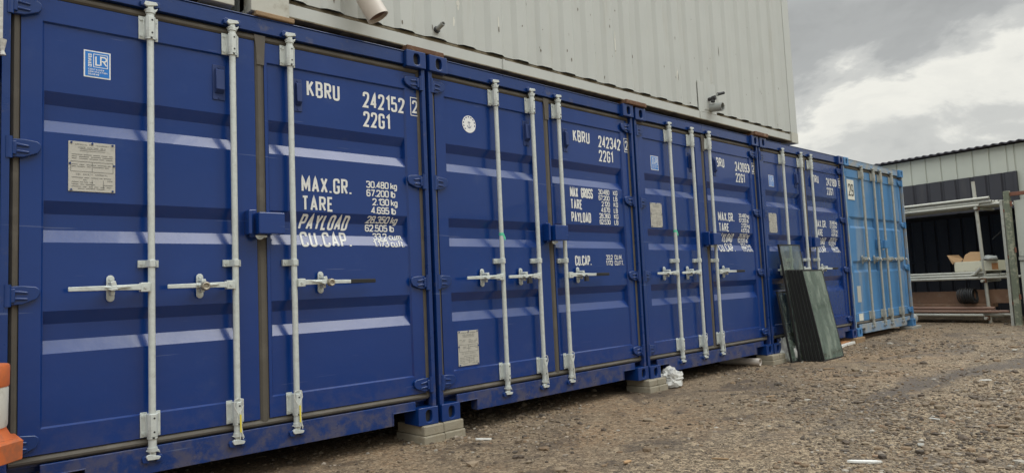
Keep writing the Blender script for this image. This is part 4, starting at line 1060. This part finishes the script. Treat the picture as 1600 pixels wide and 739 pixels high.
# (the bag behind the glass sits against the block stack)
c = MB(); c.lathe((0, 0, 0), [(.05, 0), (.115, .03), (.145, .09), (.135, .15), (.09, .185), (.03, .195)], 28); o = c.build('plastic_tub', 'bag', None, loc=(13.35, .42, -.055)); tag(o, 'round white tub on the ground beyond the light blue container', 'tub')
m = MB(); m.tube((7.0, .50, -.058), (7.045, .02, -.062), .042, 24, hollow=.86); o = m.build('plastic_pipe', 'pvc'); fix_normals(o); tag(o, 'white plastic pipe end poking from under the 242093 container', 'pipe')
def board(name, a, b, w, t, mt, label, cat='board', grp=None):
    a = Vector(a); b = Vector(b); d = b - a; L = d.length; q = d.to_track_quat('X', 'Z')
    m = MB().box(0, L, -w / 2, w / 2, 0, t).xf(Matrix.Translation(a) @ q.to_matrix().to_4x4()); o = m.build(name, mt, None, bevel=.002); tag(o, label, cat, grp); return o
board('board', (8.75, .16, -.095), (10.15, .13, -.055), .20, .030, 'orangeboard', 'orange brown board lying under the last dark blue container')
board('trim_strip', (8.85, -.02, -.100), (10.02, .015, -.070), .05, .030, 'whiteboard', 'white plastic strip lying in front of the orange brown board', 'strip')
board('board', (10.5, .22, -.075), (11.7, .25, -.062), .12, .022, 'plank', 'thin brown board under the light blue container')
def flake(x, y, L, w, a, mt, label, t=.008):
    z = gz(x, y) + .004; m = MB(); rr = random.Random(int(x * 100)); n = 10; P = []
    for q in range(n):
        A = 2 * pi * q / n; P.append((L * .5 * cos(A) * rr.uniform(.8, 1.1), w * .5 * (1 if sin(A) > 0 else -1) * abs(sin(A)) ** .5 * rr.uniform(.7, 1.1)))
    m.prism(P, 0, t, 'z'); o = m.build('litter', mt, None, bevel=.0015, loc=(x, y, z)); o.rotation_euler = (rr.uniform(-.12, .12), rr.uniform(-.1, .1), a); fix_normals(o); tag(o, label, 'litter', 'scraps lying on the gravel'); return o
flake(2.62, -.28, .125, .03, -.55, 'whiteboard', 'pale flat splinter on the gravel in front of the nearest block stack', .012)
flake(3.50, -2.41, .17, .035, -.85, 'whiteboard', 'long white scrap at the bottom right of the gravel', .012)
flake(4.05, -2.52, .08, .04, .3, 'block', 'small grey white scrap in the bottom right corner')
flake(2.72, -1.42, .075, .03, .3, 'card', 'small tan chip in the middle foreground of the gravel')
flake(7.19, -.69, .14, .03, -.7, 'wood', 'thin brown stick on the ground in front of the glass')
flake(7.01, -2.17, .10, .05, -.9, 'whiteboard', 'white scrap by the wet rut at the right')
flake(4.9, -2.35, .11, .018, .9, 'whiteboard', 'narrow pale splinter near the right edge of the gravel')
flake(9.5, -1.9, .10, .06, 0, 'chip', 'pale flat scrap far off at the right, before the rack')
flake(5.15, -1.05, .12, .02, -.3, 'wood', 'short brown stick on the open gravel left of the ruts')
flake(3.1, -1.78, .10, .014, -.9, 'wood', 'thin brown twig in the foreground gravel')

# ------------------------------------------------------------------ shed and rack at the far end
AZ = radians(7.9); Wv = Vector((sin(AZ), cos(AZ), 0)); Nv = Vector((cos(AZ), -sin(AZ), 0))
def wl(dist, s, z=0.0): return Nv * dist + Wv * s + Vector((0, 0, z))
# local frame for things at the far end: +x runs right in the picture (decreasing s), +y away from the camera
FAR_RZ = math.atan2(-Wv.y, -Wv.x)
def far(name, dist, s, z, label, cat, grp=None):
    r = empty(name, wl(dist, s, z), FAR_RZ); tag(r, label, cat, grp); return r
shed = far('shed', 14.3, 9.0, -.06, 'long pale metal clad shed with wavy dark roof edge behind the row', 'shed')
def clad(name, x0, x1, z0, z1, y, pitch, dep, mt, rib=.03, flip=1, zt2=None):
    m = MB(); V = []; x = x0; P = []
    while x < x1 - 1e-6:
        P += [(x, 0), (x + rib * .4, dep), (x + rib, dep), (x + rib * 1.4, 0)]; x += pitch
    P = [p for p in P if p[0] < x1] + [(x1, 0)]
    for xx, d in P: V += [(xx, y + d, z0), (xx, y + d, z1)]
    m.add(V, [(2 * q, 2 * q + 2, 2 * q + 3, 2 * q + 1) for q in range(len(P) - 1)]); return m.build(name, mt, shed)
xr = 9.0 - .80
clad('wall', xr + .02, 20, 0.0, 3.10, 0, .27, .016, 'clad', .02)
clad('wall', 0, xr + .02, 2.60, 3.10, 0, .27, .016, 'clad', .02)
clad('wall', 0, 2.5, 0.0, 2.60, 0, .27, .016, 'clad', .02)
w = MB(); w.box(0, .1, .05, 7, 0, 3.1); w.box(19.9, 20, .05, 7, 0, 3.1); w.box(0.1, 19.9, 6.9, 7, 0, 3.1); w.build('side_wall', 'clad', shed)
# roof sheet with visible wavy edge
m = MB(); n = 1000; V = []
for i in range(n + 1):
    x = -.15 + 20.3 * i / n; zz = 3.12 + .013 * sin(2 * pi * x / .13)
    V += [(x, -.12, zz), (x, -.12, zz + .024), (x, 7.2, zz + .50), (x, 7.2, zz + .465)]
m.add(V, [f for i in range(n) for f in ((4 * i, 4 * i + 4, 4 * i + 5, 4 * i + 1), (4 * i + 1, 4 * i + 5, 4 * i + 6, 4 * i + 2), (4 * i + 3, 4 * i + 7, 4 * i + 4, 4 * i))], True)
m.build('roof', 'cladedge', shed, autosmooth=False)
# charcoal wall panel; its lower half recessed into an added bay for shade
clad('dark_cladding', 2.5, xr, 1.98, 2.62, -.035, .25, .026, 'darkclad', .05)
clad('dark_cladding', 2.5, xr, 0.0, 2.0, 1.30, .25, .026, 'darkclad', .05)
MB().box(2.5, xr, -.03, 1.30, 1.985, 2.02).build('shade_bay_soffit', 'darkclad', shed)
MB().box(xr - .02, xr, -.03, 1.30, 0, 1.984).build('shade_bay_side', 'darkclad', shed)
MB().box(2.5, 2.52, -.03, 1.30, 0, 1.984).build('shade_bay_side', 'darkclad', shed)
MB().box(xr, xr + .05, -.06, -.002, 0, 2.62).build('corner_trim', 'darkclad', shed, bevel=.004)
MB().box(2.52, xr - .02, 1.27, 1.295, 1.10, 1.135).build('cladding_rail', 'darkclad', shed)

rack = far('scaffold_rack', 13.6, 1.12, -.06, 'open scaffold tube rack holding pipes against the charcoal cladding', 'rack')
def upright(x, y, h, lean=0.0):
    MB().tube((x, y, .0), (x - lean, y, h), .0275, 16).build('upright', 'tube', rack)
upright(0, 0, 2.46, .07); upright(-2.9, 0, 2.3);
for zz in (.10, .735, 1.985):
    for xx in (-.03, -2.9): MB().tube((xx, -.12, zz), (xx, .62, zz), .0245, 12).build('transom', 'tube', rack)
    q = MB(); q.box(-.065, .01, -.06, -.02, zz - .035, zz + .045); q.tube((-.03, -.085, zz), (-.03, -.04, zz), .018, 8); q.build('coupler', 'rust', rack, bevel=.004)
def ftube(x0, x1, y, z, r, mt, label, grp, bend=False, hollow=True):
    root = wl(13.6, 1.12, -.06); rotm = Matrix.Translation(root) @ Matrix.Rotation(FAR_RZ, 4, 'Z')
    m = MB()
    if hollow: m.tube((x0, y, z), (x1, y, z), r, 14, hollow=.84)
    else: m.tube((x0, y, z), (x1, y, z), r, 14)
    if bend: m.path([(x1, y, z), (x1 + .06, y, z + .02), (x1 + .10, y, z + .06), (x1 + .16, y, z + .12)], r, 12)
    m.xf(rotm); o = m.build('scaffold_tube', mt); tag(o, label, 'tube', grp); fix_normals(o); return o
rr = random.Random(11)
gt = 'tubes in the top bundle of the rack'
LT = 'grey scaffold tube in the top bundle lying across the rack'
for k in range(11):
    y = -.07 + .062 * k; ftube(-4.3 + rr.uniform(-.3, .2), rr.uniform(.18, .36) if k else .02, y, 1.985 + .0245 + .0250, .0245, 'tube', LT if k else 'lower front tube of the top bundle, the longest grey line under the uppermost tubes', gt)
for k in range(8):
    y = -.035 + .062 * k; ftube(-4.2 + rr.uniform(-.3, .2), rr.uniform(.15, .33) if k else .20, y, 1.985 + .0245 + .025 + .0445 + .002, .0245, 'tube', LT, gt)
for k in range(3): ftube(-4.2, .18 - .1 * k, -.07 + .06 * k, 2.145, .024, 'tube', 'grey scaffold tube raised on top of the highest bundle', 'uppermost tubes on the rack')
gm = 'tubes in the middle bundle of the rack'; LM = 'grey scaffold tube in the middle bundle under the cream box'
for k in range(9):
    y = -.085 + .064 * k; ftube(-4.3 + rr.uniform(-.3, .2), rr.uniform(.15, .42) if k else -.08, y, .735 + .049, .0245, 'tube', LM, gm)
for k in range(7):
    y = -.050 + .064 * k; ftube(-4.2 + rr.uniform(-.3, .2), rr.uniform(.1, .35) if k else -.22, y, .735 + .049 + .046, .0245, 'tube', LM, gm, bend=(k == 0))
for k in range(4):
    y = -.020 + .066 * k; ftube(-4.1, rr.uniform(-.4, .3) if k else -.02, y, .735 + .049 + .092, .024, 'tube', LM, gm)
gl = 'tubes in the bottom bundle of the rack'
for k in range(7):
    y = -.085 + .07 * k; ftube(-4.3 + rr.uniform(-.3, .2), rr.uniform(.05, .4) if k else -.06, y, .10 + .049, .0245, 'tube', 'grey scaffold tube in the bottom bundle near the ground', gl)
ftube(-4.2, .32, -.075, .10 + .049 + .062, .026, 'rusttube', 'upper rusty brown tube along the front of the bottom bundle', gl)
ftube(-4.2, .10, -.045, .10 + .049 + .118, .026, 'rusttube', 'rusty brown tube lying just under the brown boards', gl)
def fbox(name, x0, x1, y0, y1, z0, z1, mt, label, cat, grp=None, bevel=.004):
    o = MB().box(x0, x1, y0, y1, z0, z1).build(name, mt, None, bevel=bevel); o.location = wl(13.6, 1.12, -.06); o.rotation_euler = (0, 0, FAR_RZ); tag(o, label, cat, grp); return o
fbox('board', -4.2, .02, .01, .32, .280, .345, 'plank', 'long dark brown board stacked on the bottom tubes', 'board')
fbox('board', -4.1, -.44, .10, .14, .346, .56, 'plank', 'upright brown board standing left of the cable coil', 'board')
fbox('board', -.30, .27, .10, .14, .346, .58, 'plank', 'short brown board standing right of the cable coil', 'board')
# cream box resting on the middle tubes
cb = empty('box', wl(13.6, 1.12, -.06), FAR_RZ); tag(cb, 'cream box with torn brown packing on the middle rack', 'box')
fz = .735 + .049 + .092 + .026
MB().box(-.48, .20, -.02, .34, fz, fz + .175).build('box_side', 'boxwhite', cb, bevel=.006)
MB().box(.105, .1985, -.024, -.0205, fz + .02, fz + .13).build('box_label', 'orangeboard', cb)
def sheet(pts, t, mt, label, name='cardboard_flap', cat='cardboard'):
    m = MB(); a = [Vector(p) for p in pts]; nrm = (a[1] - a[0]).cross(a[2] - a[0]).normalized() * t; n = len(a)
    m.add(a + [p + nrm for p in a], [tuple(range(n)), tuple(reversed(range(n, 2 * n)))] + [(i, n + i, n + (i + 1) % n, (i + 1) % n) for i in range(n)])
    o = m.build(name, mt); o.location = wl(13.6, 1.12, -.06); o.rotation_euler = (0, 0, FAR_RZ); fix_normals(o); tag(o, label, cat, 'torn cardboard on the cream box'); return o
zt = fz + .1755
sheet([(-.50, -.03, zt - .04), (-.60, .02, zt + .13), (-.42, .05, zt + .125), (-.36, .06, zt + .05), (-.38, .02, zt), (-.47, -.03, zt)], .006, 'card', 'left torn tan cardboard flap rising from the cream box')
sheet([(-.36, .02, zt + .0), (-.33, .08, zt + .12), (-.26, .12, zt + .17), (-.08, .12, zt + .16), (-.02, .06, zt + .06), (-.10, .02, zt)], .006, 'card', 'right curled tan cardboard flap on the cream box')
lumpy('grey_sack', wl(13.5, 1.00, -.06 + zt + .035) , .10, (1.3, 1, .5), 'greyplastic', 'small grey crumpled sack on the right end of the cream box', 'sack', 4.4)
m = MB()
for k in range(11): m.torus((-.42 + .022 * k, -.02 + .004 * (k % 3), .346 + .135 + .01 * (k % 2)), (1, .08 * ((k % 3) - 1), .06), .118 + .006 * (k % 3), .012, 26, 8)
o = m.build('cable_coil', 'black'); o.location = wl(13.6, 1.12, -.06); o.rotation_euler = (0, 0, FAR_RZ); tag(o, 'coil of black cable standing on the brown boards of the rack', 'cable')
m = MB(); prev = None; pts = []
for k in range(14):
    u = k / 13; pts.append((-.05 + .95 * u, .52, 1.75 - .3 * (1 - u) ** 2 + .28 * u - .0))
m.path(pts, .010, 6); o = m.build('cable', 'dark'); o.location = wl(13.6, 1.12, -.06); o.rotation_euler = (0, 0, FAR_RZ); tag(o, 'thin black cable hanging across the charcoal cladding', 'cable')

# gate at the right edge
gate = far('yard_gate', 13.15, .62, -.07, 'mossy steel gate post and pale gate leaf at the right edge', 'gate')
MB().box(-.036, .006, -.02, .05, 0, 2.06).build('slim_post', 'galvworn', gate, bevel=.006)
MB().box(.030, .112, -.04, .04, 0, 2.19).build('post', 'moss', gate, bevel=.008)
MB().box(.113, 2.2, -.01, .05, 2.105, 2.165).build('top_rail', 'rustrail', gate, bevel=.004)
MB().box(.150, 2.2, .0, .04, 1.06, 1.115).build('mid_rail', 'galvworn', gate, bevel=.004)
MB().box(.150, 2.2, .03, .045, .22, 1.05).build('leaf_panel', 'clad', gate, bevel=.003)
MB().box(.150, 2.2, .03, .045, 1.125, 2.03).build('leaf_panel', 'clad', gate, bevel=.003)
MB().box(.150, 2.2, -.01, .05, .13, .19).build('bottom_rail', 'rustrail', gate, bevel=.004)
MB().box(2.1, 2.2, -.03, .06, 0, 2.104).build('post', 'moss', gate, bevel=.004)
q = MB()
for zz in (.35, 1.10, 1.85): q.box(.0065, .0295, -.015, .03, zz, zz + .05); q.tube((.126, -.02, zz + .09), (.126, -.02, zz + .17), .016, 10)
q.build('gate_hinge', 'rustrail', gate)

# pale strap hanging at the left edge
st = MB(); st.box(-.020, -.004, -.030, -.024, 2.16, 2.40); st.tube((-.006, -.03, 2.11), (-.004, -.03, 2.165), .008, 8, .016); st.tube((-.004, -.03, 2.09), (-.006, -.03, 2.11), .014, 8, .008); st.xf(Matrix.Identity(4)); o = st.build('strap', 'bag', None, bevel=.002)
tag(o, 'pale strap with a knotted end hanging at the upper left edge', 'strap')
